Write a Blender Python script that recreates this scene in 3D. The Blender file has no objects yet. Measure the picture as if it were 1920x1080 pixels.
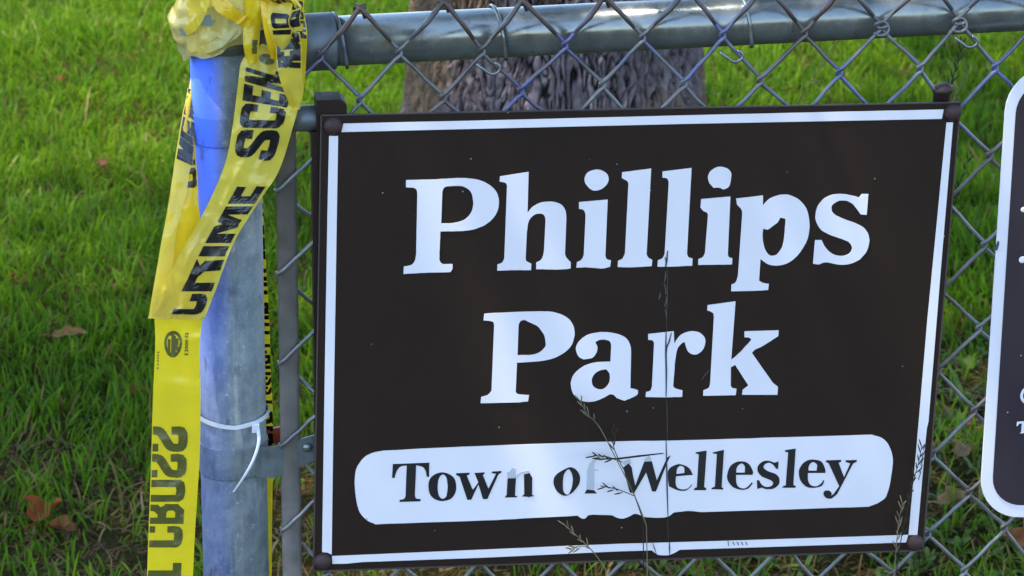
import bpy, math, random
import numpy as np
from math import radians, sin, cos, pi, atan2, sqrt
from mathutils import Vector, Matrix, noise
from mathutils.geometry import tessellate_polygon

random.seed(7); rng = np.random.default_rng(7)
S = bpy.context.scene
COL = S.collection

# ------------------------------------------------------------------ camera
F_PX, PITCH, YAW, ROLL, DIST = 6000.0, radians(20), radians(8.5), -0.010, 3.15
FW = Vector((sin(YAW)*cos(PITCH), cos(YAW)*cos(PITCH), -sin(PITCH)))
RT0 = Vector((cos(YAW), -sin(YAW), 0)); DN0 = FW.cross(RT0)
if DN0.z > 0: DN0 = -DN0
RT = cos(ROLL)*RT0 + sin(ROLL)*DN0
DN = -sin(ROLL)*RT0 + cos(ROLL)*DN0
CAM = Vector((0, 0, 0.77)) - FW*DIST
cd = bpy.data.cameras.new('camera'); co = bpy.data.objects.new('camera', cd); COL.objects.link(co)
cd.sensor_width = 36; cd.lens = F_PX/1920*36; cd.clip_start = 0.05; cd.clip_end = 2000
m = Matrix(((RT.x, -DN.x, -FW.x), (RT.y, -DN.y, -FW.y), (RT.z, -DN.z, -FW.z)))
co.matrix_world = Matrix.Translation(CAM) @ m.to_4x4()
cd.dof.use_dof = True; cd.dof.focus_distance = 3.12; cd.dof.aperture_fstop = 19
S.camera = co

# ------------------------------------------------------------------ light
SUN_DIR = Vector((-0.40, -0.10, 1.0)).normalized()       # towards the sun: beyond the fence, high on the left
w = bpy.data.worlds.new('World'); S.world = w; w.use_nodes = True
nt = w.node_tree; bg = nt.nodes['Background']
sky = nt.nodes.new('ShaderNodeTexSky'); sky.sky_type = 'NISHITA'; sky.sun_disc = False
sky.sun_elevation = math.asin(SUN_DIR.z); sky.sun_rotation = atan2(SUN_DIR.x, SUN_DIR.y)
sky.air_density = 1.0; sky.dust_density = 0.6; sky.ozone_density = 2.0
nt.links.new(sky.outputs[0], bg.inputs[0]); bg.inputs[1].default_value = 0.15
sl = bpy.data.lights.new('sun', 'SUN'); sl.energy = 2.3; sl.angle = radians(0.6); sl.color = (1, .94, .84)
so = bpy.data.objects.new('sun', sl); COL.objects.link(so)
so.rotation_euler = SUN_DIR.to_track_quat('Z', 'Y').to_euler()
S.view_settings.view_transform = 'Standard'; S.view_settings.look = 'None'
S.view_settings.gamma = 1; S.view_settings.use_curve_mapping = False
S.view_settings.exposure = 2.30
S.render.engine = 'CYCLES'
S.cycles.max_bounces = 8; S.cycles.transparent_max_bounces = 12

# ------------------------------------------------------------------ helpers
def ray(x, y): return RT*((x-960)/F_PX) + DN*((y-540)/F_PX) + FW
def U(x, y, Y=0.0):                                       # a point of the upright plane at distance Y behind the fence line
    d = ray(x, y); return CAM + d*((Y-CAM.y)/d.y)
def G(x, y, z=0.0):                                       # a point of the ground
    d = ray(x, y); return CAM + d*((z-CAM.z)/d.z)
def shade(ob, smooth=True):
    if smooth:
        ob.data.polygons.foreach_set('use_smooth', [True]*len(ob.data.polygons))
def mk(name, verts, faces, mat, parent=None, smooth=False):
    L = Vector((0, 0, 0))
    p = parent
    while p is not None and p.parent is not None: p = p.parent
    if p is not None: L = p.location
    me = bpy.data.meshes.new(name)
    me.from_pydata([tuple(Vector(v)-L) for v in verts], [], faces)
    me.validate(); me.materials.append(mat)
    ob = bpy.data.objects.new(name, me); COL.objects.link(ob)
    if parent is not None: ob.parent = parent
    if smooth: shade(ob)
    return ob
def thing(name, label, cat, loc=(0, 0, 0), group=None):
    o = bpy.data.objects.new(name, None); COL.objects.link(o); o.location = loc
    o.empty_display_size = .1
    o['label'] = label; o['category'] = cat
    if group: o['group'] = group
    return o
def tube(path, r, n=8, closed=False, cap=True):
    """tube along a path; r is a number or a list"""
    P = [Vector(p) for p in path]; N = len(P)
    rr = r if isinstance(r, (list, tuple)) else [r]*N
    vs, fs = [], []
    prev = None
    for i in range(N):
        a = P[(i-1) % N] if (i > 0 or closed) else P[0]
        b = P[(i+1) % N] if (i < N-1 or closed) else P[-1]
        t = (b-a).normalized()
        if prev is None:
            u = t.orthogonal().normalized()
        else:
            u = (prev - t*prev.dot(t))
            u = u.normalized() if u.length > 1e-6 else t.orthogonal().normalized()
        prev = u; v = t.cross(u)
        for k in range(n):
            q = 2*pi*k/n
            vs.append(P[i] + (u*cos(q)+v*sin(q))*rr[i])
    for i in range(N if closed else N-1):
        for k in range(n):
            j = (i+1) % N
            fs.append((i*n+k, i*n+(k+1) % n, j*n+(k+1) % n, j*n+k))
    if cap and not closed:
        fs.append(tuple(range(n))[::-1]); fs.append(tuple((N-1)*n+k for k in range(n)))
    return vs, fs
def merge(*vf):
    V, Fc = [], []
    for v, f in vf:
        o = len(V); V += list(v); Fc += [tuple(i+o for i in q) for q in f]
    return V, Fc
def boxvf(c, ax, ay, az):
    c = Vector(c); V = [c+ax*sx+ay*sy+az*sz for sx in (-1, 1) for sy in (-1, 1) for sz in (-1, 1)]
    return V, [(0, 1, 3, 2), (4, 6, 7, 5), (0, 4, 5, 1), (2, 3, 7, 6), (0, 2, 6, 4), (1, 5, 7, 3)]
def domevf(c, axis, r, h, n=16, rings=5):
    """a domed bolt head"""
    axis = Vector(axis).normalized(); u = axis.orthogonal().normalized(); v = axis.cross(u); c = Vector(c)
    V, Fc = [], []
    prof = [(r*1.0, -h*.25), (r*1.0, 0.0)] + [(r*cos(a*pi/2/rings), h*sin(a*pi/2/rings)) for a in range(1, rings)]
    for rad, hh in prof:
        for k in range(n):
            q = 2*pi*k/n; V.append(c+axis*hh+(u*cos(q)+v*sin(q))*rad)
    for i in range(len(prof)-1):
        for k in range(n): Fc.append((i*n+k, i*n+(k+1) % n, (i+1)*n+(k+1) % n, (i+1)*n+k))
    V.append(c+axis*h); t = len(V)-1; b = (len(prof)-1)*n
    for k in range(n): Fc.append((b+k, b+(k+1) % n, t))
    return V, Fc
def cr(P, n):
    """Catmull-Rom through rows of numbers, n samples in all"""
    P = np.array(P, float); K = len(P); out = []
    for s in np.linspace(0, K-1, n):
        i = min(int(s), K-2); t = s-i
        p0 = P[max(i-1, 0)]; p1 = P[i]; p2 = P[i+1]; p3 = P[min(i+2, K-1)]
        out.append(.5*((2*p1)+(-p0+p2)*t+(2*p0-5*p1+4*p2-p3)*t*t+(-p0+3*p1-3*p2+p3)*t**3))
    return out

# ------------------------------------------------------------------ materials
class NM:
    def __init__(s, name):
        s.m = bpy.data.materials.new(name); s.m.use_nodes = True
        s.t = s.m.node_tree; s.b = s.t.nodes['Principled BSDF']; s.out = s.t.nodes['Material Output']
    def n(s, ty, **kw):
        x = s.t.nodes.new(ty)
        for k, v in kw.items():
            if k in x.inputs: x.inputs[k].default_value = v
            else: setattr(x, k, v)
        return x
    def l(s, a, b): s.t.links.new(a, b)
    def coord(s, scale=(1, 1, 1)):
        tc = s.n('ShaderNodeTexCoord'); mp = s.n('ShaderNodeMapping'); mp.inputs['Scale'].default_value = scale
        s.l(tc.outputs['Object'], mp.inputs['Vector']); return mp.outputs[0]
    def noise(s, vec, scale, detail=4, rough=.55):
        x = s.n('ShaderNodeTexNoise'); x.inputs['Scale'].default_value = scale
        x.inputs['Detail'].default_value = detail; x.inputs['Roughness'].default_value = rough
        if vec is not None: s.l(vec, x.inputs['Vector'])
        return x.outputs['Fac']
    def ramp(s, fac, stops):
        x = s.n('ShaderNodeValToRGB'); e = x.color_ramp.elements
        while len(e) < len(stops): e.new(.5)
        for i, (p, c) in enumerate(stops):
            e[i].position = p; e[i].color = (*c, 1) if len(c) == 3 else c
        s.l(fac, x.inputs[0]); return x.outputs[0]
    def mix(s, fac, a, b):
        x = s.n('ShaderNodeMix'); x.data_type = 'RGBA'
        for v, k in ((fac, 0), (a, 6), (b, 7)):
            if isinstance(v, (int, float)): x.inputs[k].default_value = v
            elif isinstance(v, tuple): x.inputs[k].default_value = (*v, 1)
            else: s.l(v, x.inputs[k])
        return x.outputs[2]
    def bump(s, fac, strength, dist):
        x = s.n('ShaderNodeBump'); x.inputs['Strength'].default_value = strength; x.inputs['Distance'].default_value = dist
        s.l(fac, x.inputs['Height']); s.l(x.outputs[0], s.b.inputs['Normal'])
    def set(s, **kw):
        for k, v in kw.items(): s.b.inputs[k].default_value = v
B1, W1 = (0, 0, 0), (1, 1, 1)

def galv(name, base, base2, blue=0.0, rust=0.0, metal=.55, rough=.42):
    q = NM(name); v = q.coord()
    n1 = q.noise(v, 45, 6); n2 = q.noise(v, 9, 4)
    c = q.mix(q.ramp(n1, [(.35, B1), (.68, W1)]), base, base2)
    vs = q.coord((60, 60, 4)); st = q.noise(vs, 1.6, 5, .7)
    c = q.mix(q.ramp(st, [(.56, B1), (.75, (.7, .7, .7))]), c, tuple(x*.45 for x in base))
    if blue:                                              # blue light on the top of the mesh, put into the wire colour
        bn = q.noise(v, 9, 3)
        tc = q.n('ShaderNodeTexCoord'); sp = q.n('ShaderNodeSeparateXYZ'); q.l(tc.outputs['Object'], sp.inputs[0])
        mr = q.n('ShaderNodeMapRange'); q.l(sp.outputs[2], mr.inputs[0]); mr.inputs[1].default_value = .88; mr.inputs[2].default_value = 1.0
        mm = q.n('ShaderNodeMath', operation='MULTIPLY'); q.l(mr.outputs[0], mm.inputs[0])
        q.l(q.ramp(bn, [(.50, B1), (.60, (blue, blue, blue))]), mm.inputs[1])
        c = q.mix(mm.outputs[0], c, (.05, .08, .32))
    if rust:
        rn = q.noise(v, 16, 4)
        c = q.mix(q.ramp(rn, [(.50, B1), (.64, (rust, rust, rust))]), c, (.07, .035, .022))
    q.l(c, q.b.inputs['Base Color'])
    q.l(q.ramp(n1, [(.3, (rough-.08,)*3), (.7, (rough+.14,)*3)]), q.b.inputs['Roughness'])
    q.set(Metallic=metal)
    q.bump(n1, .25, .0012)
    return q.m
M = {}
M['rail'] = galv('galvanised_rail', (.145, .16, .152), (.20, .215, .205), metal=.6, rough=.20)
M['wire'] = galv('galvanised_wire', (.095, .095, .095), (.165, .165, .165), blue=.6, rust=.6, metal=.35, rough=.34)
M['wire_rusty'] = galv('rusty_wire', (.065, .055, .052), (.10, .09, .09), rust=.95, metal=.3, rough=.5)
M['bar'] = galv('weathered_bar', (.125, .112, .100), (.175, .158, .145), metal=.2, rough=.5)
M['band'] = galv('band_metal', (.085, .10, .108), (.125, .145, .155), metal=.45, rough=.45)

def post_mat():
    q = NM('galvanised_post_with_blue_light_tint'); v = q.coord()
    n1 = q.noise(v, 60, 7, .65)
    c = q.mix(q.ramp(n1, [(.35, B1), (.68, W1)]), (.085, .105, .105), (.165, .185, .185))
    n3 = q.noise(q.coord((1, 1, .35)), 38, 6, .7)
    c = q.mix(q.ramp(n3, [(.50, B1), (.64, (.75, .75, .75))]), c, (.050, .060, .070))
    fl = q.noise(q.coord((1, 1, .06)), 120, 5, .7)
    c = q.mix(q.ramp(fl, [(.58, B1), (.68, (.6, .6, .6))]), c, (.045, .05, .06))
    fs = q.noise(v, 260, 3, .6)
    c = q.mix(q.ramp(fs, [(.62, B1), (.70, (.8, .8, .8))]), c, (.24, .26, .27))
    # blue light put into the colour, left side of post, weaker downwards, ragged borders
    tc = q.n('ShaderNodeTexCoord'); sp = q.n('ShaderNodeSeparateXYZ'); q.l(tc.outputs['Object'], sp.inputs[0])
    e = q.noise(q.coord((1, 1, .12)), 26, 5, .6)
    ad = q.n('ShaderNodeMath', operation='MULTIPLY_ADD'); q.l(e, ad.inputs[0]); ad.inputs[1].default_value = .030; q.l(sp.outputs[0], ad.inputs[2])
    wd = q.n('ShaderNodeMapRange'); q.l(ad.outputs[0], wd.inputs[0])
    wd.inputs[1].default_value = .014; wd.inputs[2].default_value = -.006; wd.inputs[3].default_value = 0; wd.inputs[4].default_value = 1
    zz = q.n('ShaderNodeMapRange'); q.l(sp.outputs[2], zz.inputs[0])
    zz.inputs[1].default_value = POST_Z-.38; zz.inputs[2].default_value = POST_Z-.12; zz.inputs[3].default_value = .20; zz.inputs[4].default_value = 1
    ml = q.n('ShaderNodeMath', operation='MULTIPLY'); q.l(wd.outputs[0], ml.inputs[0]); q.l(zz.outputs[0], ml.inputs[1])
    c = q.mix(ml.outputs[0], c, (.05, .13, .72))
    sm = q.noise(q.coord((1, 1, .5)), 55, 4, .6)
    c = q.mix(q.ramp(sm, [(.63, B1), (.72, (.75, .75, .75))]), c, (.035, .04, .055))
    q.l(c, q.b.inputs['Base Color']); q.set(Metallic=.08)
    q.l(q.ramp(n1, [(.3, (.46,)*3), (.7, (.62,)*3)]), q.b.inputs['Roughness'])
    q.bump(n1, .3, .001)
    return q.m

def speck(name, base, var, spc, amount=.66, rough=.35, scale=95, spec=.5):
    q = NM(name); q.b.inputs['Specular IOR Level'].default_value = spec; v = q.coord()
    c = q.mix(q.ramp(q.noise(v, 6, 4), [(.35, B1), (.7, W1)]), base, var)
    vo = q.n('ShaderNodeTexVoronoi', feature='F1'); vo.inputs['Scale'].default_value = scale; q.l(v, vo.inputs['Vector'])
    dots = q.ramp(vo.outputs['Distance'], [(.05, W1), (.11, B1)])
    wn = q.n('ShaderNodeTexWhiteNoise'); q.l(vo.outputs['Position'], wn.inputs[0])
    rare = q.ramp(wn.outputs[0], [(amount, B1), (amount+.02, W1)])
    mm = q.n('ShaderNodeMath', operation='MULTIPLY'); q.l(dots, mm.inputs[0]); q.l(rare, mm.inputs[1])
    c = q.mix(mm.outputs[0], c, spc)
    sc = q.noise(q.coord((3, 1, 1)), 30, 8, .7)
    q.l(c, q.b.inputs['Base Color'])
    q.l(q.ramp(sc, [(.35, (rough,)*3), (.7, (rough+.2,)*3)]), q.b.inputs['Roughness'])
    q.bump(q.noise(v, 12, 3), .12, .002)
    return q.m
M['board'] = speck('dark_brown_sign_face', (.0158, .0088, .0058), (.0195, .0105, .0070), (.30, .29, .27), .93, .5, 120, .14)
M['white'] = speck('white_sign_vinyl', (.635, .592, .605), (.59, .552, .57), (.25, .26, .28), .965, .45, 90)
M['letter_dark'] = speck('dark_sign_print', (.012, .010, .011), (.022, .018, .016), (.2, .2, .2), .98, .5, 95, .2)
M['peeled'] = speck('peeled_grey_print', (.34, .35, .37), (.45, .46, .48), (.1, .1, .1), .8, .6, 200)
M['edge'] = speck('sign_edge', (.035, .022, .02), (.05, .035, .03), (.1, .1, .1), .97, .5)
M['bolt'] = speck('rusty_bolt', (.024, .0085, .0075), (.036, .012, .010), (.10, .05, .03), .8, .6, 400)
M['panel'] = speck('faded_brown_panel', (.026, .017, .022), (.032, .021, .026), (.42, .40, .38), .93, .45, 110, .25)
M['crack'] = speck('crack_dirt', (.02, .025, .05), (.03, .03, .05), (.1, .1, .1), .98, .6)
M['crackpale'] = speck('pale_crack', (.055, .05, .045), (.08, .07, .06), (.2, .2, .2), .98, .6)
M['zip'] = speck('zip_tie_nylon', (.46, .47, .50), (.54, .55, .58), (.4, .4, .4), .97, .35)
M['red'] = speck('red_plastic', (.35, .03, .01), (.4, .05, .02), (.1, .1, .1), .97, .4)

def tape_mat(name, base, thin, rough=.22, tr=.45):
    q = NM(name); v = q.coord()
    n = q.noise(v, 22, 4)
    c = q.mix(q.ramp(n, [(.35, B1), (.7, W1)]), base, thin)
    q.l(c, q.b.inputs['Base Color']); q.set(Roughness=rough); q.b.inputs['Specular IOR Level'].default_value = .6
    q.bump(q.noise(q.coord((1, 1, .5)), 60, 5, .6), .35, .0025)
    tl = q.n('ShaderNodeBsdfTranslucent'); q.l(c, tl.inputs[0])
    mx = q.n('ShaderNodeMixShader'); mx.inputs[0].default_value = tr
    q.l(q.b.outputs[0], mx.inputs[1]); q.l(tl.outputs[0], mx.inputs[2]); q.l(mx.outputs[0], q.out.inputs[0])
    return q.m
M['tape'] = tape_mat('yellow_tape_film', (.80, .585, .018), (.70, .52, .022))
M['tape_pale'] = tape_mat('yellow_tape_film_stretched', (.80, .635, .065), (.72, .58, .10), .15, .5)
M['tape_wrap'] = tape_mat('yellow_tape_film_many_layers', (.66, .54, .13), (.50, .45, .20), .12, .45)
M['tape_gold'] = tape_mat('yellow_tape_film_doubled', (.80, .52, .015), (.72, .46, .015), .25, .35)
M['ink'] = tape_mat('black_tape_ink', (.008, .008, .010), (.012, .012, .014), .3, .08)
M['ink_back'] = tape_mat('tape_ink_seen_through_film', (.085, .085, .018), (.10, .095, .02), .3, .1)

def grass_mat():
    q = NM('grass_blade')
    at = q.n('ShaderNodeAttribute', attribute_name='tone'); a2 = q.n('ShaderNodeAttribute', attribute_name='dry')
    c = q.ramp(at.outputs['Fac'], [(0, (.038, .090, .006)), (.45, (.070, .150, .005)), (.8, (.100, .190, .005)), (1, (.16, .235, .012))])
    d = q.ramp(at.outputs['Fac'], [(0, (.085, .042, .014)), (.6, (.20, .13, .045)), (1, (.40, .32, .14))])
    c = q.mix(a2.outputs['Fac'], c, d)
    q.l(c, q.b.inputs['Base Color']); q.set(Roughness=.55); q.b.inputs['Specular IOR Level'].default_value = .12
    tl = q.n('ShaderNodeBsdfTranslucent')
    hs = q.n('ShaderNodeHueSaturation'); hs.inputs['Value'].default_value = 1.5; hs.inputs['Hue'].default_value = .487; q.l(c, hs.inputs['Color'])
    q.l(hs.outputs[0], tl.inputs[0])
    mx = q.n('ShaderNodeMixShader'); mx.inputs[0].default_value = .45
    q.l(q.b.outputs[0], mx.inputs[1]); q.l(tl.outputs[0], mx.inputs[2]); q.l(mx.outputs[0], q.out.inputs[0])
    return q.m
M['grass'] = grass_mat()
def leaf_mat(name, a, b, tr=.3):
    q = NM(name); v = q.coord(); c = q.mix(q.ramp(q.noise(v, 60, 5), [(.35, B1), (.7, W1)]), a, b)
    q.l(c, q.b.inputs['Base Color']); q.set(Roughness=.55); q.b.inputs['Specular IOR Level'].default_value = .15
    tl = q.n('ShaderNodeBsdfTranslucent'); q.l(c, tl.inputs[0]); mx = q.n('ShaderNodeMixShader'); mx.inputs[0].default_value = tr
    q.l(q.b.outputs[0], mx.inputs[1]); q.l(tl.outputs[0], mx.inputs[2]); q.l(mx.outputs[0], q.out.inputs[0])
    return q.m
M['leaf_brown'] = leaf_mat('dry_brown_leaf', (.13, .042, .010), (.20, .075, .018))
M['leaf_orange'] = leaf_mat('dry_orange_leaf', (.22, .09, .022), (.30, .13, .035))
M['leaf_red'] = leaf_mat('dry_red_leaf', (.20, .042, .007), (.26, .065, .010))
M['leaf_tan'] = leaf_mat('dry_tan_leaf', (.15, .085, .028), (.22, .13, .045))
M['leaf_green'] = leaf_mat('broad_green_leaf', (.075, .125, .022), (.12, .17, .035), .35)
M['shading_crown'] = leaf_mat('tree_leaf', (.05, .11, .02), (.09, .16, .03), .35)
M['stalk'] = leaf_mat('dry_stalk', (.20, .165, .09), (.12, .10, .06), .1)
M['stalk_dark'] = leaf_mat('dark_stalk', (.018, .018, .012), (.035, .034, .022), .1)
M['petal'] = leaf_mat('white_petal', (.7, .7, .66), (.6, .62, .55), .3)

def soil_mat():
    q = NM('lawn_soil'); v = q.coord()
    c = q.ramp(q.noise(v, 140, 8, .8), [(.3, (.022, .011, .002)), (.5, (.085, .040, .007)), (.62, (.17, .085, .020)), (.75, (.28, .16, .05))])
    g = q.ramp(q.noise(v, 160, 6, .8), [(.35, (.016, .014, .003)), (.65, (.060, .058, .010))])
    c = q.mix(q.ramp(q.noise(v, 1.3, 4), [(.42, W1), (.6, (.55, .55, .55))]), c, g)
    q.l(c, q.b.inputs['Base Color']); q.set(Roughness=.95); q.b.inputs['Specular IOR Level'].default_value = .05
    q.bump(q.noise(v, 80, 8, .75), .9, .02)
    return q.m
M['soil'] = soil_mat()
def bark_mat():
    q = NM('tree_bark'); v = q.coord((1, 1, .35))
    at = q.n('ShaderNodeAttribute', attribute_name='ridge')
    n = q.noise(v, 45, 7, .65)
    c = q.ramp(n, [(.3, (.080, .060, .064)), (.52, (.145, .114, .120)), (.72, (.24, .195, .20))])
    tone = q.noise(q.coord(), 3.2, 3)
    c = q.mix(q.ramp(tone, [(.44, B1), (.54, (.8, .8, .8))]), c, (.135, .085, .042))
    c = q.mix(q.ramp(at.outputs['Fac'], [(.12, W1), (.62, B1)]), c, (.008, .006, .006))
    q.l(c, q.b.inputs['Base Color']); q.set(Roughness=.9); q.b.inputs['Specular IOR Level'].default_value = .12
    q.bump(q.noise(v, 110, 6, .7), .6, .004)
    return q.m
M['bark'] = bark_mat()

# ------------------------------------------------------------------ ground
def hgt(x, y):
    return 0.02*math.sin(x*1.3+1)*math.sin(y*1.1)+0.012*math.sin(x*3.7)*math.sin(y*4.3+2)
def hgtn(x, y):
    return 0.02*np.sin(x*1.3+1)*np.sin(y*1.1)+0.012*np.sin(x*3.7)*np.sin(y*4.3+2)
xs = list(np.concatenate([[-400, -120, -40, -15, -8], np.linspace(-5, 6, 90), [9, 16, 40, 120, 400]]))
ys = list(np.concatenate([[-400, -100, -30, -10, -6], np.linspace(-4, 9, 100), [12, 20, 45, 120, 400]]))
V = [(x, y, hgt(x, y) if abs(x) < 7 and abs(y) < 10 else 0) for y in ys for x in xs]
nx = len(xs)
Fc = [(j*nx+i, j*nx+i+1, (j+1)*nx+i+1, (j+1)*nx+i) for j in range(len(ys)-1) for i in range(nx-1)]
g = mk('lawn_ground', V, Fc, M['soil'], smooth=True); g['kind'] = 'structure'

def bulk(name, co_, tris, mat, attrs):
    me = bpy.data.meshes.new(name); nv, nf = len(co_), len(tris)
    me.vertices.add(nv); me.vertices.foreach_set('co', co_.astype(np.float32).ravel())
    me.loops.add(nf*3); me.loops.foreach_set('vertex_index', tris.astype(np.int32).ravel())
    me.polygons.add(nf); me.polygons.foreach_set('loop_start', np.arange(0, nf*3, 3, dtype=np.int32))
    me.polygons.foreach_set('loop_total', np.full(nf, 3, np.int32)) if bpy.app.version < (4, 0) else None
    me.update(calc_edges=True)
    for k, a in attrs.items():
        at = me.attributes.new(k, 'FLOAT', 'POINT'); at.data.foreach_set('value', a.astype(np.float32))
    me.materials.append(mat)
    ob = bpy.data.objects.new(name, me); COL.objects.link(ob); shade(ob)
    return ob

TREE = G(1048, 640) + Vector((0.028, 0.26, 0)); TREE.z = 0
BARE = [(q_.x, q_.y, r_) for q_, r_ in ((G(245, 950), .13), (G(215, 1050), .15), (G(575, 980), .13), (G(590, 1090), .1), (G(1785, 760), .14), (G(1800, 960), .13), (G(800, 1085), .2), (G(1500, 1085), .18), (G(60, 870), .07), (G(1150, 1090), .15))]
def vnoise(x, y, sc, seed):
    """smooth value noise in numpy"""
    r = np.random.default_rng(seed).random((256, 256)); X = x*sc+100; Y = y*sc+100
    i = np.floor(X).astype(int); j = np.floor(Y).astype(int); fx = X-i; fy = Y-j
    fx = fx*fx*(3-2*fx); fy = fy*fy*(3-2*fy); i %= 255; j %= 255
    return (r[i, j]*(1-fx)+r[i+1, j]*fx)*(1-fy)+(r[i, j+1]*(1-fx)+r[i+1, j+1]*fx)*fy
def grass(n, x0, x1, y0, y1, seed, hs=1.0, wfac=1.0, name='lawn_grass'):
    R = np.random.default_rng(seed)
    x = R.uniform(x0, x1, n); y = R.uniform(y0, y1, n)
    thin = np.clip((1.75-y)/1.0, 0, 1)                    # sparser, with litter, near the fence
    patch = vnoise(x, y, 2.2, 3)*.6+vnoise(x, y, 6.5, 4)*.4
    bare = np.zeros(n)
    for (bx, by, br_) in BARE: bare = np.maximum(bare, np.exp(-((x-bx)**2+((y-by)*.8)**2)/br_**2))
    bare *= .55+.75*vnoise(x, y, 13, 14)
    keep = R.random(n) > np.maximum(thin*np.clip((patch-.36)*3.2, 0, .8), np.clip(bare*.95, 0, .80))
    keep &= ((x-TREE.x)**2+(y-TREE.y)**2) > .262**2
    x, y, thin, patch, bare = x[keep], y[keep], thin[keep], patch[keep], bare[keep]; n = len(x)
    cl = vnoise(x, y, 9, 5); cl2 = vnoise(x, y, 22, 6)
    H = (.024+.036*cl**1.3+.02*cl2*R.random(n))*hs*R.uniform(.6, 1.25, n)
    long_ = R.random(n) < .03; H[long_] *= 1.5
    yaw = R.uniform(0, 2*pi, n); la = vnoise(x, y, 7, 8)*4*pi + R.normal(0, 1.5, n)
    lean = np.abs(R.normal(.42, .36, n))+.08; curl = R.uniform(.3, 1.9, n)
    W = R.uniform(.0011, .0024, n)*wfac
    dry = (R.random(n) < (.05+.32*thin*np.clip(patch*1.5-.3, 0, 1)+.45*bare)).astype(float)
    lean[dry > 0] *= 1.9
    tone = np.clip(.20+.42*vnoise(x, y, 3.1, 9)+.33*vnoise(x, y, 11, 10)+.06*thin+.04*np.clip((y-2.2)/1.5, 0, 1)+R.normal(0, .17, n)-.12, 0, 1)
    seg = [0, .38, .74, 1.0]
    z0 = hgtn(x, y)-.004
    cols = []; 
    lx, ly = np.cos(la), np.sin(la); wx, wy = np.cos(yaw), np.sin(yaw)
    for k, s in enumerate(seg):
        ang = lean*(.35+curl*s)
        d = H*s; off = d*np.sin(np.clip(ang, 0, 1.7)*.9); zz = z0+d*np.cos(np.clip(ang, 0, 1.65)*.9)
        px, py = x+lx*off, y+ly*off
        ww = W*(1-.25*s) if k < 3 else W*0
        if k < 3:
            cols.append(np.stack([px-wx*ww, py-wy*ww, zz], 1)); cols.append(np.stack([px+wx*ww, py+wy*ww, zz], 1))
        else: cols.append(np.stack([px, py, zz], 1))
    A = np.stack(cols, 1)                                  # n,7,3
    base = (np.arange(n)*7)[:, None, None]
    T = np.array([[0, 1, 3], [0, 3, 2], [2, 3, 5], [2, 5, 4], [4, 5, 6]])[None]+base
    ob = bulk(name, A.reshape(-1, 3), T.reshape(-1, 3), M['grass'], {'tone': np.repeat(tone, 7), 'dry': np.repeat(dry, 7)})
    return ob
g1 = grass(250000, -1.35, 2.55, .55, 5.4, 11); g1['kind'] = 'stuff'
g1['label'] = 'green lawn grass growing beyond the fence'; g1['category'] = 'grass'
g2 = grass(60000, -5, 6, 5.3, 11, 12, 1.3, 2.2, 'far_lawn_grass'); g2['kind'] = 'stuff'
g2['label'] = 'lawn grass farther off beyond the tree'; g2['category'] = 'grass'
g3 = grass(40000, -2.5, 3.2, -1.2, .6, 13, 1.2, 1.4, 'verge_grass'); g3['kind'] = 'stuff'
g3['label'] = 'rough grass at the foot of the fence'; g3['category'] = 'grass'

# litter: twigs, straw and crumbs of leaf lying on the soil near the fence
n = 52000
x = rng.uniform(-1.3, 2.4, n); y = rng.uniform(.6, 2.2, n)
kp = (vnoise(x, y, 2.2, 3)*.6+vnoise(x, y, 6.5, 4)*.4 > .46) | (sum(np.exp(-((x-bx)**2+((y-by)*.8)**2)/b_**2) for bx, by, b_ in BARE) > .35); x, y = x[kp], y[kp]; n = len(x)
a = rng.uniform(0, pi, n); L = rng.uniform(.002, .015, n)**1.0; Wd = rng.uniform(.0006, .0022, n); z = hgtn(x, y)+rng.uniform(.001, .012, n)
tl = rng.normal(0, .3, n)
P0 = np.stack([x-np.cos(a)*L, y-np.sin(a)*L, z], 1); P1 = np.stack([x+np.cos(a)*L, y+np.sin(a)*L, z+L*tl], 1)
Nn = np.stack([-np.sin(a)*Wd, np.cos(a)*Wd, Wd*.4], 1)
A = np.stack([P0-Nn, P1-Nn*.4, P1+Nn*.4, P0+Nn], 1).reshape(-1, 3)
T = (np.array([[0, 1, 2], [0, 2, 3]])[None]+(np.arange(n)*4)[:, None, None]).reshape(-1, 3)
lt = bulk('leaf_litter', A, T, M['grass'], {'tone': np.repeat(rng.random(n)**1.5*.62, 4), 'dry': np.ones(n*4)})
lt['kind'] = 'stuff'; lt['label'] = 'brown straw and leaf crumbs lying between the grass near the fence'; lt['category'] = 'litter'

# broad-leaved weeds low in the grass behind the fence, mostly at the right
def leafvf(base, az, length, width, rise, droop, n=5):
    base = Vector(base); d = Vector((cos(az), sin(az), 0)); s = Vector((-sin(az), cos(az), 0)); V, Fc = [], []
    for i in range(n+1):
        t = i/n; c = base+d*(length*t*cos(rise))+Vector((0, 0, length*(t*sin(rise)-droop*t*t)))
        wv = width*.5*sin(pi*min(1, t*.92+.06))**.8
        V += [c-s*wv+Vector((0, 0, wv*.35)), c, c+s*wv+Vector((0, 0, wv*.35))]
    for i in range(n):
        b = i*3; Fc += [(b, b+1, b+4, b+3), (b+1, b+2, b+5, b+4)]
    return V, Fc
acc = []
for i in range(210):
    if random.random() < .72: p = G(random.uniform(1060, 1960), random.uniform(860, 1120))
    else: p = G(random.uniform(1700, 1900), random.uniform(640, 900))
    for k in range(random.randint(3, 6)):
        acc.append(leafvf((p.x, p.y, hgt(p.x, p.y)), random.uniform(0, 2*pi), random.uniform(.02, .045), random.uniform(.004, .012), random.uniform(.3, 1.1), random.uniform(.1, .5)))
wd = mk('broadleaf_weeds', *merge(*acc), M['leaf_green'], smooth=True); wd['kind'] = 'stuff'
wd['label'] = 'low broad-leaved weeds in the grass behind the fence'; wd['category'] = 'weeds'

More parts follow.
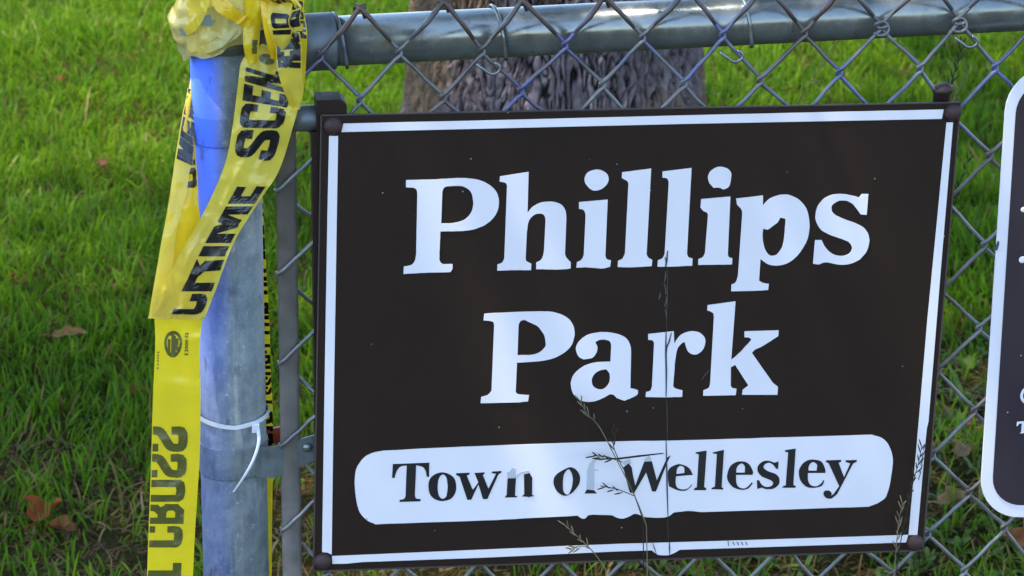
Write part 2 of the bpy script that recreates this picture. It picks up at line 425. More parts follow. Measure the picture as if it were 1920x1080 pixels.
# ------------------------------------------------------------------ fallen leaves
def fallen(px, py, size, mat, label, ang=None, curl=.5, lift=.012):
    p = G(px, py); z = hgt(p.x, p.y)+lift; az = random.uniform(0, 2*pi) if ang is None else ang
    V, Fc = [], []; n = 9
    d = Vector((cos(az), sin(az), 0)); s = Vector((-sin(az), cos(az), 0)); c0 = Vector((p.x, p.y, z))
    for i in range(n+1):
        t = i/n; lobes = 1+.32*sin(t*pi*5.0)
        wv = size*.36*sin(pi*min(1, t*.93+.05))**.7*lobes
        for k in (-1, -.5, 0, .5, 1):
            up = curl*size*.45*(abs(k)**1.6)*sin(pi*t)+.25*size*curl*(t-.5)**2+random.uniform(0, .04)*size
            V.append(c0+d*(size*(t-.5))+s*(wv*k)+Vector((0, 0, up)))
    for i in range(n):
        for k in range(4): Fc.append((i*5+k, i*5+k+1, i*5+k+6, i*5+k+5))
    b = len(V); st, sf = tube([c0-d*size*.5, c0-d*size*.7+Vector((0, 0, .006)), c0-d*size*.85+s*.01], .0012, 5)
    V += st; Fc += [tuple(q+b for q in f) for f in sf]
    o = mk('fallen_leaf', V, Fc, mat, smooth=True)
    o['label'] = label; o['category'] = 'leaf'; o['group'] = 'fallen leaves in the grass'
fallen(133, 668, .055, M['leaf_orange'], 'orange-tan fallen leaf lying left of the yellow tape, level with the word Park', 0.2, .3, .022)
fallen(84, 985, .062, M['leaf_red'], 'red-brown curled fallen leaf at the lower left, larger of the pair there', 1.2, .9, .018)
fallen(112, 1010, .045, M['leaf_brown'], 'small brown fallen leaf just right of the red-brown one at the lower left', 2.6, .7, .014)
fallen(192, 342, .030, M['leaf_brown'], 'dark brown fallen leaf in the bright lawn left of the post', 1.7, .8, .045)
fallen(118, 195, .018, M['leaf_brown'], 'tiny dark fallen leaf highest up in the lawn at the left', .7, .8, .05)
fallen(262, 772, .040, M['leaf_brown'], 'brown fallen leaf close to the left edge of the hanging tape', .4, .6, .025)
fallen(790, 1072, .05, M['leaf_red'], 'reddish fallen leaf below the lower edge of the brown sign', .9, .7, .02)
fallen(1612, 1066, .05, M['leaf_brown'], 'brown fallen leaf under the lower right part of the brown sign', 2.2, .6, .02)
fallen(1790, 985, .055, M['leaf_tan'], 'tan fallen leaf in the gap between the two signs, near their bottoms', .3, .5, .02)
fallen(1905, 1060, .06, M['leaf_brown'], 'dull brown fallen leaf in the bottom right corner', 2.0, .6, .02)
fallen(1805, 905, .045, M['leaf_tan'], 'pale curled fallen leaf left of the white-edged sign, above the other tan leaf', 1.0, .8, .03)
# clover flower
p = G(183, 14); fl = thing('clover_flower', 'small white clover flower near the top of the lawn at the left', 'flower', (p.x, p.y, 0))
mk('stem', *tube([(p.x, p.y, 0), (p.x+.004, p.y, .035), (p.x, p.y, .062)], .0012, 6), M['leaf_green'], fl, True)
acc = []
for i in range(26):
    a_ = i*2.4; e = (i/26)*1.4
    acc.append(leafvf((p.x, p.y, .062), a_, .011, .004, e, 0))
mk('blossom', *merge(*acc), M['petal'], fl)

# ------------------------------------------------------------------ tree
def worley(u, v, per, seed):
    r = np.random.default_rng(seed).random((per, 512, 2)); i0 = np.floor(u).astype(int); j0 = np.floor(v).astype(int)
    f1 = np.full(u.shape, 9.); f2 = f1.copy()
    for di in (-1, 0, 1):
        for dj in (-1, 0, 1):
            i = i0+di; j = j0+dj; q = r[i % per, j % 512]
            d = np.hypot(i+q[..., 0]-u, j+q[..., 1]-v)
            f2 = np.minimum(f2, np.maximum(f1, d)); f1 = np.minimum(f1, d)
    return f1, f2
tree = thing('shade_tree', 'thick tree trunk with furrowed grey-brown bark behind the fence and brown sign', 'tree', (TREE.x, TREE.y, 0))
def trunk_grid(z0, z1, nz, na):
    zz, th = np.meshgrid(np.linspace(z0, z1, nz), np.linspace(0, 2*pi, na, endpoint=False), indexing='ij')
    R0 = .226+.085*np.exp(-zz/.16)*(1+.35*np.sin(th*5+.6))+.022*np.exp(-zz/.5)-.006*zz
    R0 = R0*(1+.03*np.sin(2*th+1)+.02*np.sin(3*th+zz*2))
    per = 128; u = th/(2*pi)*per
    wu = (vnoise(th*6, zz*9, 1, 21)-.5)*3.2+(vnoise(th*30, zz*26, 1, 22)-.5)*1.7
    f1, f2 = worley(u+wu, zz/.105+(vnoise(th*24, zz*20, 1, 23)-.5)*1.6, per, 24)
    r1 = np.clip((f2-f1)*3.0, 0, 1)**.7
    g1, g2 = worley(u*2+wu*2.2, zz/.045, per*2, 25); r2 = np.clip((g2-g1)*2.2, 0, 1)
    rid = r1*(.68+.32*r2)
    rr = R0+.016*(rid-.6)+.006*(vnoise(th*40, zz*60, 1, 26)-.5)+.012*(vnoise(th*5, zz*4, 1, 27)-.5)
    fade = np.minimum(1, np.minimum(th, 2*pi-th)/.15)      # hide the seam of the noise at the far side
    co_ = np.stack([TREE.x+rr*np.cos(th+pi/2), TREE.y+rr*np.sin(th+pi/2), zz], -1)
    return co_, rid
def trunk_mesh(name, z0, z1, nz, na, parent):
    c, rid = trunk_grid(z0, z1, nz, na); c = c.reshape(-1, 3)-np.array([TREE.x, TREE.y, 0])
    i, j = np.meshgrid(np.arange(nz-1), np.arange(na), indexing='ij'); j2 = (j+1) % na
    a, b, d, e = i*na+j, i*na+j2, (i+1)*na+j2, (i+1)*na+j
    T = np.concatenate([np.stack([a, b, d], -1).reshape(-1, 3), np.stack([a, d, e], -1).reshape(-1, 3)])
    o = bulk(name, c, T, M['bark'], {'ridge': rid.ravel()}); o.parent = parent; return o
trunk_mesh('trunk', -.05, 1.0, 480, 900, tree)
tk2 = trunk_mesh('trunk', .995, 3.3, 160, 240, tree)
for i in range(7):
    a_ = i*2*pi/7+.3; b0 = Vector((TREE.x, TREE.y, 2.7+.15*(i % 3)))
    d = Vector((cos(a_), sin(a_), .75))
    mk('limb', *tube([b0, b0+d*.6, b0+d*1.2+Vector((0, 0, .15)), b0+d*1.9+Vector((.1, .1, .5)), b0+d*2.5+Vector((0, .1, .9))], [.11, .085, .06, .04, .015], 10), M['bark'], tree, True)
R = np.random.default_rng(5); nc = 460
cz = R.uniform(2.7, 5.4, nc); ca = R.uniform(0, 2*pi, nc); cr_ = np.sqrt(R.random(nc))*2.4
cc = np.stack([TREE.x-.65+cr_*np.cos(ca), TREE.y-1.7+cr_*np.sin(ca), cz], 1)  # unseen crown, set forward of the trunk to shade fence and near lawn
nl = 38000; c0 = cc[R.integers(0, nc, nl)]+R.normal(0, .17, (nl, 3))
u_ = R.normal(size=(nl, 3)); u_ /= np.linalg.norm(u_, axis=1)[:, None]; v_ = np.cross(u_, R.normal(size=(nl, 3))); v_ /= np.linalg.norm(v_, axis=1)[:, None]
sz = R.uniform(.03, .055, nl)[:, None]
A = np.stack([c0-u_*sz, c0-v_*sz*.5, c0+u_*sz, c0+v_*sz*.5], 1).reshape(-1, 3)-np.array([TREE.x, TREE.y, 0])
T = (np.array([[0, 1, 2], [0, 2, 3]])[None]+(np.arange(nl)*4)[:, None, None]).reshape(-1, 3)
shading_crown = bulk('shading_crown', A, T, M['shading_crown'], {}); shading_crown.parent = tree

# ------------------------------------------------------------------ fence
PA = U(428, 400, 0); POST_X = PA.x; POST_R = .0328
POST_Z = U(400, 20, 0).z
RS = math.tan(.021)                                       # the rail climbs gently to the right
RB = U(1240, 46, 0)
def rail_z(x): return RB.z+(x-RB.x)*RS
fence = thing('chain_link_fence', 'galvanised chain-link fence with round end post and top rail carrying the signs', 'fence', (POST_X, 0, 0))
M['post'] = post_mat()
def lathe(prof, cx, cy, n=40):
    V, Fc = [], []
    for r_, z_ in prof:
        for k in range(n): V.append((cx+r_*cos(2*pi*k/n), cy+r_*sin(2*pi*k/n), z_))
    for i in range(len(prof)-1):
        for k in range(n): Fc.append((i*n+k, i*n+(k+1) % n, (i+1)*n+(k+1) % n, (i+1)*n+k))
    Fc.append(tuple(range(n))[::-1]); Fc.append(tuple((len(prof)-1)*n+k for k in range(n)))
    return V, Fc
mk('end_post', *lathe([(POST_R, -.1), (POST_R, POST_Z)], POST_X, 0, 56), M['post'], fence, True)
mk('post_cap', *lathe([(POST_R+.0025, POST_Z-.035), (POST_R+.003, POST_Z-.002), (POST_R*.93, POST_Z+.008), (POST_R*.6, POST_Z+.018), (POST_R*.2, POST_Z+.022)], POST_X, 0, 40), M['rail'], fence, True)
X1 = 1.45
x0 = U(630, 70, 0).x
rail = mk('top_rail', *tube([(x0-.03, 0, rail_z(x0-.03)), (.4, 0, rail_z(.4)), (X1, 0, rail_z(X1))], .0240, 40), M['rail'], fence, True)
xe = U(628, 80, 0).x
mk('rail_end_cup', *tube([(POST_X+.03, 0, rail_z(POST_X+.03)), (xe-.004, 0, rail_z(xe)), (xe, 0, rail_z(xe)), (xe+.001, 0, rail_z(xe))], [.0275, .0275, .0268, .0245], 36), M['band'], fence, True)
# line post far right, outside the photograph
mk('line_post', *lathe([(.024, -.1), (.024, rail_z(1.35)-.02)], 1.35, 0, 24), M['rail'], fence, True)

# bands round the post
def band(py, hh, tailx, taily, tailh, bolt=True):
    zc = U(428, py, 0).z; R_ = POST_R+.0014
    V, Fc = [], []; n = 56
    for k in range(n):
        q = 2*pi*k/n; dz = .0016*cos(q)
        for (r_, z_) in ((R_-.0022, zc-hh), (R_-.0002, zc-hh), (R_, zc-hh+.0006), (R_+.0001, zc-hh+.002), (R_+.0001, zc+hh-.002), (R_, zc+hh-.0006), (R_-.0002, zc+hh), (R_-.0022, zc+hh)): V.append((POST_X+r_*cos(q), r_*sin(q), z_+dz))
    for k in range(n):
        for j in range(7): Fc.append((k*8+j, ((k+1) % n)*8+j, ((k+1) % n)*8+j+1, k*8+j+1))
    o = mk('tension_band', V, Fc, M['band'], fence, True)
    if tailx:
        pts = [Vector((POST_X+POST_R*.62, -POST_R*.82, zc)), Vector((POST_X+POST_R*1.15, -POST_R*.92, zc)), U(tailx, taily, -.031)]
        V, Fc = [], []
        for i, p_ in enumerate(pts):
            h_ = hh if i < 2 else tailh
            V += [p_+Vector((0, -.0012, -h_)), p_+Vector((0, -.0012, h_)), p_+Vector((0, .0012, h_)), p_+Vector((0, .0012, -h_))]
        for i in range(2):
            for j in range(4): Fc.append((i*4+j, i*4+(j+1) % 4, (i+1)*4+(j+1) % 4, (i+1)*4+j))
        Fc += [(0, 1, 2, 3), (8, 11, 10, 9)]
        mk('band_tail', V, Fc, M['band'], o)
        if bolt:
            mk('carriage_bolt', *domevf(U(tailx-14, taily, -.033), (0, -1, 0), .0052, .0035), M['rail'], o, True)
    return o
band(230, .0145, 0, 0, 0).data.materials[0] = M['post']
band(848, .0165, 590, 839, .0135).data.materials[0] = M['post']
# grey rounded barrel (brace band nut) between tape and bracket at the top left of the sign
c = U(560, 222, -.028)
mk('band_nut', *tube([c+Vector((-.006, .0, 0)), c+Vector((.006, 0, 0)), c+Vector((.0165, 0, .0)), c+Vector((.0205, 0, 0)), c+Vector((.0215, 0, 0))], [.0125, .0128, .0125, .0105, .007], 20), M['band'], fence, True)
# tension bar
b0, b1 = U(541, 215, -.030), U(543, 1100, -.030)
bar_x = (b0.x+b1.x)/2
ax = Vector((.0098, 0, 0)); ay = Vector((0, .0035, 0))
V, Fc = [], []
for z_ in (b0.z, b1.z, 0.05):
    for q in range(16):
        a_ = 2*pi*q/16; V.append(Vector((bar_x+math.copysign(abs(cos(a_))**.55, cos(a_))*.0098, -.028+math.copysign(abs(sin(a_))**.8, sin(a_))*.0042, z_)))
for i in range(2):
    for q in range(16): Fc.append((i*16+q, i*16+(q+1) % 16, (i+1)*16+(q+1) % 16, (i+1)*16+q))
Fc.append(tuple(range(16)))
mk('tension_bar', V, Fc, M['bar'], fence, True)

# the woven wires: every wire is a flattened zigzag hooked into its neighbours
N0 = U(675, 190, -.034); N1 = U(1867, 120, -.034)
DW = (N1.x-N0.x)/8.0; NS = (N1.z-N0.z)/(N1.x-N0.x)
DH = (U(1855, 299, -.034).z-U(1833, 772, -.034).z)/3.0
YW = -.034; WR = .0020; YD = .0026
ztop_off = None
def node(i, j):                                           # i in half diamond widths, j in half heights below the reference row
    xx = N0.x+i*DW/2; jit = .0022*math.sin(i*2.3+j*1.7)
    return Vector((xx+.0018*math.sin(j*3.1+i), YW, N0.z+NS*(xx-N0.x)-j*DH/2+jit-(i-7)/9*.0068*min(1, max(0, (j+1)/4))))
for k in range(-2, 22):
    # wire k runs between columns k (left bends) and k+1 (right bends)
    path = []; jt = -2
    def bend_col(j): return k if (j+k) % 2 == 0 else k+1
    js = range(-1, 24)
    top = node(bend_col(-2), -2); path_pts = []
    for j in js:
        if node(k, j).z < .06: break
        c_ = bend_col(j); p_ = node(c_, j); side = -1 if c_ == k else 1
        path_pts.append((p_, side))
    P_ = [top+Vector((0, -.003, .006))]
    if (bend_col(-2) == k): P_ = [top+Vector((-.004, .006, -.004)), top+Vector((-.002, .001, .004)), top+Vector((.001, -.004, .003))]
    else: P_ = [top+Vector((.006, .005, -.010)), top+Vector((.002, .004, .002)), top+Vector((-.001, -.003, .001))]
    for n_, (p_, s_) in enumerate(path_pts):
        a_ = YD*(1 if s_ > 0 else -1)
        P_ += [p_+Vector((-s_*.0035, a_*1.0, .0058)), p_+Vector((s_*.0019, a_*.55, .0018)), p_+Vector((s_*.0019, -a_*.55, -.0018)), p_+Vector((-s_*.0035, -a_*1.0, -.0058))]
    x_lo = bar_x-.012
    Q_ = []
    for i, q in enumerate(P_):                            # the first wires hook round the tension bar: in front of it going up, behind it going down
        if q.x > bar_x+.03: Q_.append(q); continue
        up = (i+1 < len(P_) and P_[i+1].x < q.x and q.x > x_lo) or (i > 0 and P_[i-1].x > q.x > x_lo and (i+1 == len(P_) or P_[i+1].x <= q.x))
        y_ = -.0355 if up else -.0205
        Q_.append(Vector((max(q.x, x_lo+.001*(i % 2)), y_, q.z)))
    R_2 = [Q_[0]]
    for a_, b_ in zip(Q_, Q_[1:]):
        if (b_.x-a_.x)*(a_.x-bar_x-.03) < 0 and abs(b_.x-a_.x) > .01:
            t_ = (bar_x+.014-a_.x)/(b_.x-a_.x) if abs(b_.x-a_.x) > 1e-6 else -1
            if 0 < t_ < 1:
                c_ = a_.lerp(b_, t_); c_.y = min(a_, b_, key=lambda v: v.x).y; R_2.append(c_)
        R_2.append(b_)
    P_ = R_2
    if max(q.x for q in P_) < x_lo+.01: continue
    P2 = [P_[0]]
    for a_, b_ in zip(P_, P_[1:]):
        if (b_-a_).length > .02:
            for t in (.33, .67): P2.append(a_.lerp(b_, t)+Vector((0, 0, .0007*math.sin(k*5+t*9))))
        if (b_-P2[-1]).length > 5e-4: P2.append(b_)
    cut = 6
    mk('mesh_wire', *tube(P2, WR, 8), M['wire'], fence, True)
# the rusty knuckled ends standing above the rail, two strands each
for k in range(-2, 22):
    if k % 2: continue
    pk = node(k, -2)
    if pk.x < POST_X+.05: continue
    for s_ in (-1, 1):
        e_ = node(k+s_, -1)
        a_ = pk+Vector((-.004*s_, -.003, .004))
        mid = pk.lerp(e_, .45)+Vector((.003, -.004, .003 if s_ < 0 else 0))
        end = pk.lerp(e_, .78)+Vector((.0, -.003, .002))
        mk('knuckle_end', *tube([a_+Vector((0, .004, -.004)), a_, pk+Vector((.001*s_, -.0045, .002)), mid, end], [.0022, .0025, .0025, .0023, .0016], 8), M['wire_rusty'], fence, True)
# tie wires round the rail
for px_, py_ in ((628, 40), (925, 25), (1385, 5)):
    c_ = U(px_, py_, 0); c_.z = rail_z(c_.x)
    ps = []
    for t in np.linspace(-.9, 2.3, 16):
        r_ = .0262+(.004 if t > 2 else 0)
        ps.append(c_+Vector((.004*t, -r_*sin(t), r_*cos(t))))
    mk('tie_wire', *tube(ps, .0019, 8), M['rail'] if px_ > 700 else M['wire'], fence, True)
# hooked tails of tie wires below the rail
for px_, py_ in ((930, 128), (1385, 105), (1825, 78)):
    c_ = U(px_, py_, YW-.004)
    ps = [c_+Vector((.007*cos(t)-.003, 0, .0055*sin(t))) for t in np.linspace(-2.6, 1.4, 10)]
    ps = [ps[0]+Vector((-.010, 0, .008))]+ps
    mk('tie_wire', *tube(ps, .0016, 7), M['rail'], fence, True)
for px_, py_ in ((1652, 52), (1798, 45)):
    c_ = U(px_, py_, YW-.002)
    ps = [c_+Vector((.0065*cos(t), -.003+.002*sin(t*2), .005*sin(t)+.0012*t)) for t in np.linspace(-3, 5.5, 20)]
    mk('tie_wire', *tube(ps, .0018, 7), M['wire'], fence, True)

# ------------------------------------------------------------------ brown park sign
YS = -.047
sc = U(1200, 620, YS)
sign = thing('park_sign', 'dark brown rectangular park sign with white border and serif lettering on the fence', 'sign', (sc.x, YS, U(1200, 1060, YS).z))
def smooth_loop(txt, ox, oy, sc_, n=6):
    pts = []
    for tk in txt.replace(',', ' ').split(): pts.append(tk)
    P = []; i = 0
    while i < len(pts):
        c_ = pts[i+1].endswith('!'); P.append((ox+float(pts[i])/sc_, oy+float(pts[i+1].rstrip('!'))/sc_, c_)); i += 2
    out = []; N = len(P)
    for i in range(N):
        p0, p1, p2, p3 = P[i-1], P[i], P[(i+1) % N], P[(i+2) % N]
        if p1[2] and p2[2]: out.append(p1[:2]); continue
        L = math.hypot(p2[0]-p1[0], p2[1]-p1[1])
        t1 = ((p2[0]-p0[0])*.5, (p2[1]-p0[1])*.5) if not p1[2] else ((p2[0]-p1[0])*.8, (p2[1]-p1[1])*.8)
        t2 = ((p3[0]-p1[0])*.5, (p3[1]-p1[1])*.5) if not p2[2] else ((p2[0]-p1[0])*.8, (p2[1]-p1[1])*.8)
        for T_ in (t1, t2): pass
        l1 = math.hypot(*t1) or 1; l2 = math.hypot(*t2) or 1
        k1 = min(1, L/l1); k2 = min(1, L/l2)
        for k in range(n):
            t = k/n; h1 = 2*t**3-3*t**2+1; h2 = -2*t**3+3*t**2; h3 = t**3-2*t**2+t; h4 = t**3-t**2
            out.append((h1*p1[0]+h2*p2[0]+h3*t1[0]*k1+h4*t2[0]*k2, h1*p1[1]+h2*p2[1]+h3*t1[1]*k1+h4*t2[1]*k2))
    return out
def slab(name, loops, Yf, th, mat, parent, rag=0.0):
    """flat shape with thickness: loops in photo coordinates laid on the upright plane Yf"""
    L3 = []
    for lp in loops:
        if rag:
            lp = [(x_+rag*noise.noise(Vector((x_*.13, y_*.13, 1))), y_+rag*noise.noise(Vector((x_*.13, y_*.13, 7)))) for x_, y_ in lp]
        L3.append([U(x_, y_, Yf) for x_, y_ in lp])
    flat = [p_ for lp in L3 for p_ in lp]; nF = len(flat)
    tr = tessellate_polygon([[Vector((p_.x, p_.z, 0)) for p_ in lp] for lp in L3])
    V = flat+[p_+Vector((0, th, 0)) for p_ in flat]
    Fc = []
    for t in tr:
        a, b, c_ = (flat[i] for i in t)
        if (b-a).cross(c_-a).y > 0: t = (t[0], t[2], t[1])
        Fc.append(tuple(t))
    o = 0
    for lp in L3:
        n_ = len(lp)
        for i in range(n_): Fc.append((o+i, o+(i+1) % n_, nF+o+(i+1) % n_, nF+o+i))
        o += n_
    return mk(name, V, Fc, mat, parent)
# board with a thin rolled edge
bd = [(601, 215.5), (1802.4, 191.2), (1732, 1032.8), (586.6, 1072.2)]
slab('board', [bd], YS, .0022, M['board'], sign)
def strip(name, a, b, w0, Yf, th, mat, parent):
    a = Vector(a); b = Vector(b); d = (b-a).normalized(); nn = Vector((-d.y, d.x))*w0/2
    return slab(name, [[tuple(a-nn), tuple(b-nn), tuple(b+nn), tuple(a+nn)]], Yf, th, mat, parent)
for i in range(4):
    a_, b_ = bd[i], bd[(i+1) % 4]; cx_, cy_ = 1195, 628
    f = lambda p_: (p_[0]+(cx_-p_[0])*.0022, p_[1]+(cy_-p_[1])*.0022)
    strip('edge_trim', f(a_), f(b_), 2.6, YS-.0006, .001, M['edge'], sign)
T1 = .0006
YL = YS-.0007
slab('border_strip', [smooth_loop('643.7,231.8! 900,226! 1300,216! 1769.5,205.4! 1766,223! 1300,232! 1000,239! 640,247.5!', 0, 0, 1)], YL, T1, M['white'], sign, .5)
slab('border_strip', [[(1774.8, 229.5), (1787.3, 229.5), (1763, 520), (1741, 790), (1738, 803), (1735, 830), (1720, 1003), (1703.8, 1003), (1722, 800), (1739, 600)]], YL, T1, M['white'], sign, .5)
slab('border_strip', [smooth_loop('622.9,1043! 900,1031! 1160,1020! 1400,1013! 1703,1003! 1699,1017! 1420,1026! 1300,1030! 1275,1031! 1262,1038 1253,1041 1240,1041 1233,1040 1222,1032! 1160,1033.7! 900,1046! 680,1054! 650,1057! 623.5,1057.3!', 0, 0, 1)], YL, T1, M['white'], sign, .5)
slab('border_strip', [[(617, 255), (634, 255), (629, 560), (625, 800), (622, 1040), (614, 1036), (604, 1035), (609, 700), (614, 400)]], YL, T1, M['white'], sign, .5)
D = 4.696
big = [
 (['100,178! 300,174 430,168 560,160 680,165 780,190 860,240 905,300 918,375 905,450 860,520 790,575 700,610 600,625 403,630! 398,740 393,870! 405,900 430,918 510,918! 508,960 490,988! 300,992 78,1003! 82,938! 130,930 160,915 180,880 190,820! 200,290! 190,260 165,245 100,240!',
   '410,560! 420,280! 435,245 470,232 560,228 620,240 670,280 690,350 690,410 670,470 630,515 570,545 500,558'], 740, 300, D),
 (['82,145! 335,105! 325,465! 370,415 430,380 500,367 570,372 630,400 660,450 667,520! 655,830! 670,865 705,900! 705,955! 600,965 402,962! 402,905! 440,885 460,850 470,800! 483,540! 478,500 460,478 430,472 390,480 345,520 325,580 317,660! 308,860! 315,890 360,915! 355,970! 200,970 58,975! 62,920! 100,905 120,870! 145,230! 135,205 80,190!'], 920, 300, D),
 (['778,372! 1030,350! 1010,840! 1020,870 1060,885! 1052,940! 985,955 850,945 755,948! 760,900! 800,880 820,835! 835,480! 825,450 808,435 778,430!'], 920, 300, D),
 (['935,85 990,98 1030,130 1038,180 1015,225 970,258 912,270 865,245 832,200 830,150 865,105'], 920, 300, D),
 (['125,108! 380,75! 340,830! 355,860 390,880! 385,935! 200,945 85,942! 90,890! 130,865 150,820! 180,210! 168,185 122,160!'], 1140, 300, D),
 (['480,102! 735,72! 695,825! 710,855 745,870! 740,930! 590,938 437,940! 440,885! 480,865 500,825! 535,200! 528,172 515,160 480,155!'], 1140, 300, D),
 (['820,345! 1078,322! 1055,830! 1065,855 1095,865! 1092,920! 950,922 795,925! 795,875! 835,855 855,820! 880,490! 872,465 840,448 815,420!'], 1140, 300, D),
 (['990,60 1050,75 1083,110 1083,170 1065,235 1015,262! 985,245 930,245! 895,205 880,160 895,110 935,75'], 1140, 300, D),
 (['445,160! 690,130! 690,225! 740,170 810,135 900,122 980,145 1050,195 1095,265 1115,350 1117,440 1100,530 1060,610 1000,690 930,745 860,772 790,775 730,760 668,715! 655,915! 690,935 745,945! 738,1000! 600,1008 398,1012! 400,950! 440,930 460,870! 500,300! 490,255 450,215!',
   '692,435! 733,445! 790,405 830,370 850,333! 898,345! 885,520 865,610 820,675! 790,685 750,680 715,640 695,580 686,500'], 1290, 340, 4.908),
 (['1660,118! 1645,310! 1590,305! 1550,250 1510,205 1450,178 1390,180 1335,210 1320,255 1350,305 1430,345 1540,385 1620,430 1660,490 1668,560 1645,640 1590,710 1520,750 1440,768 1360,762 1270,745 1205,765! 1150,758! 1170,540! 1230,540! 1260,600 1310,655 1370,683 1430,687 1490,660 1508,610 1480,560 1400,525 1300,490 1220,440 1180,370 1175,300 1200,220 1260,155 1340,122 1430,118 1500,130 1575,150! 1600,118!'], 1290, 340, 4.908),
 (['88,140! 400,122 640,118 750,130 850,175 905,240 920,330 890,430 820,500 720,550 600,575 390,590! 378,860! 400,880 500,890! 492,945! 390,955 55,962! 60,905! 120,890 155,850! 180,250! 170,215 140,205 82,200!',
   '395,522! 405,240! 425,205 460,195! 520,225 580,255 630,320 650,380 655,435! 620,480 560,510 490,520'], 890, 560, 4.909),
 (['1000,560! 960,535 935,490 935,440 970,385 1040,335 1130,312 1230,310 1330,330 1400,370 1435,440 1440,520! 1432,825! 1480,835 1505,845! 1500,880 1450,910 1380,940! 1310,915 1275,885 1245,880! 1200,905 1120,940 1040,950 970,935 920,895 890,830 888,760 920,690 1000,625 1100,590 1250,580! 1257,430! 1245,395 1200,378 1150,380 1110,400! 1130,450 1120,500 1080,545',
   '1210,650! 1240,690 1245,740 1230,790 1190,830 1140,835 1095,810 1078,765 1090,710 1140,665'], 890, 560, 4.909),
 (['125,325! 360,300! 365,415! 400,360 450,320 530,300 600,315 645,360 648,420 620,480 560,515 500,495 475,450 462,402! 440,405 400,450 385,490! 372,580 355,800! 370,825 440,845! 438,905! 280,908 100,905! 105,860! 140,850 160,815! 180,410! 165,385 125,380!'], 1190, 560, 4.910),
 (['672,60! 928,25! 890,565! 960,505 1030,430 1075,380! 1055,360 1012,355! 1012,300! 1325,292! 1322,345! 1180,435 1105,470! 1080,500! 1270,770 1320,810! 1315,885! 990,885! 995,840! 1047,800! 925,610! 885,632! 885,800! 900,822 938,830! 930,888! 630,895! 632,845! 680,825 695,790! 730,170! 720,130 668,108!'], 1190, 560, 4.910),
]
for k, (lps, ox, oy, s_) in enumerate(big):
    nm = 'letter_dot' if k in (3, 7) else 'letter'
    slab(nm, [smooth_loop(t, ox, oy, s_) for t in lps], YL, T1, M['white'], sign, .45)
pq = '718.7,845.2! 840,839 960.8,834.4 1080,830 1200,826.8! 1254,826.6 1380,823 1472,820! 1635,815.6! 1655,822 1668,838 1674,860 1671,894 1662,930 1648,942 1629,950! 1480,955 1316,960! 1290,958 1263,961! 1251,969 1230,971 1207,969! 1196,964 1188,964! 1176,970 1165,972.6 1155,970 1147.5,966! 1118,965 1103,966! 1098,971 1092,972.6 1083,967! 1000,971 931.6,975! 820,979 704,983! 686,974 672,955 665.5,915 668,880 683,858 700,849'
plaque = slab('plaque', [smooth_loop(pq, 0, 0, 1, 4)], YL, T1, M['white'], sign, .5)
YQ = YL-.0005
A4, B4 = (720, 850, 4.8), (1140, 830, 3.84)
